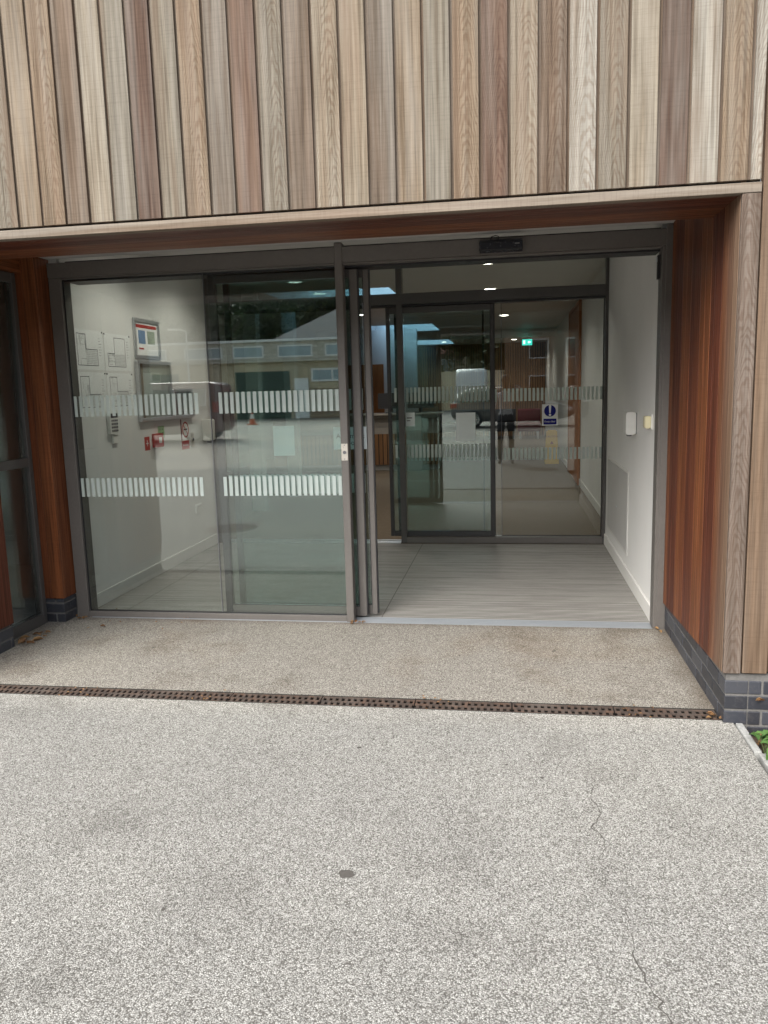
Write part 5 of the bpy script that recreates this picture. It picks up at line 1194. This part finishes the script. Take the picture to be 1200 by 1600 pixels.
def hand(base, d, side, curl):
    d = Vector(d).normalized(); sd = Vector(side).normalized(); n = d.cross(sd).normalized()
    for k, (o_, L) in enumerate(((-.027, .070), (-.009, .078), (.009, .072), (.026, .056))):
        p = Vector(V[base]) + sd * o_ + d * .035; a = curl; q1 = p + (d * math.cos(a * .4) + n * math.sin(a * .4)) * L * .42; q2 = q1 + (d * math.cos(a) + n * math.sin(a)) * L * .32; q3 = q2 + (d * math.cos(a * 1.5) + n * math.sin(a * 1.5)) * L * .26
        limb(V, E, Rr, base, [(tuple(p), .0105), (tuple(q1), .0092), (tuple(q2), .0085), (tuple(q3), .007)])
    p = Vector(V[base]) - sd * .036 + d * .0; limb(V, E, Rr, base, [(tuple(p), .0125), (tuple(p + (d * .6 - sd * .6 + n * .4) * .036), .011), (tuple(p + (d * .9 - sd * .6 + n * .6) * .062), .009)])
hand(wl, (0, .1, -1), (0, 1, 0), .6); hand(wr_, (-.25, .1, .95), (0.2, 1, -.05), 1.0)
V = [(a + PX, b + PY, c) for a, b, c in V]
me = skin_mesh('person', V, E, Rr)
for k in ('skin', 'shirt', 'trouser', 'shoe'): me.materials.append(M[k])
for p in me.polygons:
    c = p.center; x, y, z = c.x - PX, c.y - PY, c.z; arm = abs(x) > .185
    mi = 0
    if z < .075: mi = 3
    elif z < .985 and not arm: mi = 2
    elif z < 1.455 and not arm: mi = 1
    elif arm and z > 1.10 and (x < 0 or y < .13): mi = 1
    if not arm and y > .17: mi = 0
    p.material_index = mi
PR = bpy.data.objects.new('person', me); COL.objects.link(PR); WL['person'] = (0, 0, 0)
tag(PR, 'person in white shirt and black trousers holding up a phone, mirrored in the inner glass', 'person')
hv = bpy.data.meshes.new('hair')
mb = MB(); c = Vector((PX, PY + .015, 1.672)); n1, n2 = 16, 9
def hp(i, j):
    th = 2 * math.pi * i / n1; ph = (math.pi * .62) * j / n2; front = max(0, math.sin(th)); ph *= 1 - .42 * front
    return c + Vector((.086 * math.sin(ph) * math.cos(th), .104 * math.sin(ph) * math.sin(th) - .012, .098 * math.cos(ph)))
for i in range(n1):
    for j in range(n2): mb.face([hp(i, j), hp(i, j + 1), hp(i + 1, j + 1), hp(i + 1, j)], smooth=True)
mb.build('hair', 'hair', PR, merge=True)
mb = MB()
mb.tube([(PX, PY + .115, 1.665), (PX, PY + .135, 1.632), (PX, PY + .126, 1.622)], [.010, .016, .012], 8); mb.build('nose', 'skin', PR)
mb = MB(); mb.tube([(PX - .024, PY + .113, 1.593), (PX, PY + .121, 1.592), (PX + .024, PY + .113, 1.593)], [.003, .007, .003], 6); mb.build('mouth', 'maroon', PR)
for s in (-1, 1):
    mb = MB(); mb.tube([(PX + s * .030, PY + .112, 1.665), (PX + s * .030, PY + .120, 1.665)], [.011, .006], 10); mb.build('eye', 'ink', PR)
    mb = MB(); mb.tube([(PX + s * .074, PY + .03, 1.685), (PX + s * .083, PY + .022, 1.655), (PX + s * .076, PY + .03, 1.625)], [.008, .014, .007], 8); mb.build('ear', 'skin', PR)
t = thing('mobile_phone', 'black phone held up in front of the face to take the picture', 'phone', (.02, -5.075, 1.50))
mb = MB(); mb.rbox(-.017, .057, -5.083, -5.074, 1.42, 1.575, .009, 'y'); mb.build('case', 'ink', t); mb = MB(); mb.disc((.0, -5.0735, 1.55), .008, (0, 1, 0), 14); mb.build('lens', 'carglass', t)

# ------------------------------------------------------------------ camera
cam = bpy.data.cameras.new('camera'); co = bpy.data.objects.new('camera', cam); COL.objects.link(co)
F, YAW, PIT, ROLL = 1232.669, -0.161673588, 0.154437458, 0.0274163863
cy, sy, cp, sp = math.cos(YAW), math.sin(YAW), math.cos(PIT), math.sin(PIT)
fwd = Vector((sy * cp, cy * cp, -sp)); right = Vector((cy, -sy, 0)); down = fwd.cross(right)
r2 = math.cos(ROLL) * right + math.sin(ROLL) * down; d2 = -math.sin(ROLL) * right + math.cos(ROLL) * down
co.matrix_world = Matrix(((r2.x, -d2.x, -fwd.x, 0.0), (r2.y, -d2.y, -fwd.y, -5.05353166), (r2.z, -d2.z, -fwd.z, 1.55), (0, 0, 0, 1)))
cam.sensor_fit = 'HORIZONTAL'; cam.sensor_width = 36; cam.lens = 36 * F / 1200; cam.clip_start = .02; cam.clip_end = 800
S.camera = co
# ------------------------------------------------------------------ light
EL = R(42); AZ = math.atan2(-0.42, -0.85)            # towards the sun: behind the camera, a little to the left
w = bpy.data.worlds.new('World'); S.world = w; w.use_nodes = True; nt = w.node_tree; nt.nodes.clear()
sky = nt.nodes.new('ShaderNodeTexSky'); sky.sky_type = 'NISHITA'; sky.sun_disc = False; sky.sun_elevation = EL; sky.sun_rotation = AZ; sky.dust_density = 3.0; sky.air_density = 1.0; sky.ozone_density = 0.6
hs = nt.nodes.new('ShaderNodeHueSaturation'); hs.inputs['Saturation'].default_value = 0.34
bg = nt.nodes.new('ShaderNodeBackground'); bg.inputs['Strength'].default_value = 0.14; ow = nt.nodes.new('ShaderNodeOutputWorld')
nt.links.new(sky.outputs[0], hs.inputs['Color']); nt.links.new(hs.outputs[0], bg.inputs[0]); nt.links.new(bg.outputs[0], ow.inputs[0])
sl = bpy.data.lights.new('sun', 'SUN'); sl.energy = 1.5; sl.angle = R(45); sl.color = (1.0, 0.975, 0.93)
so = bpy.data.objects.new('sun', sl); COL.objects.link(so)
sd = Vector((math.sin(AZ) * math.cos(EL), math.cos(AZ) * math.cos(EL), math.sin(EL)))
so.rotation_euler = sd.to_track_quat('Z', 'Y').to_euler(); so.location = (-8, -12, 14)
S.view_settings.view_transform = 'Standard'; S.view_settings.look = 'None'; S.view_settings.exposure = 1.4; S.view_settings.gamma = 1
S.render.engine = 'CYCLES'; c_ = S.cycles
c_.max_bounces = 10; c_.diffuse_bounces = 5; c_.glossy_bounces = 5; c_.transparent_max_bounces = 40; c_.transmission_bounces = 6
c_.use_denoising = True; c_.sample_clamp_indirect = 6.0; c_.caustics_reflective = False; c_.caustics_refractive = False
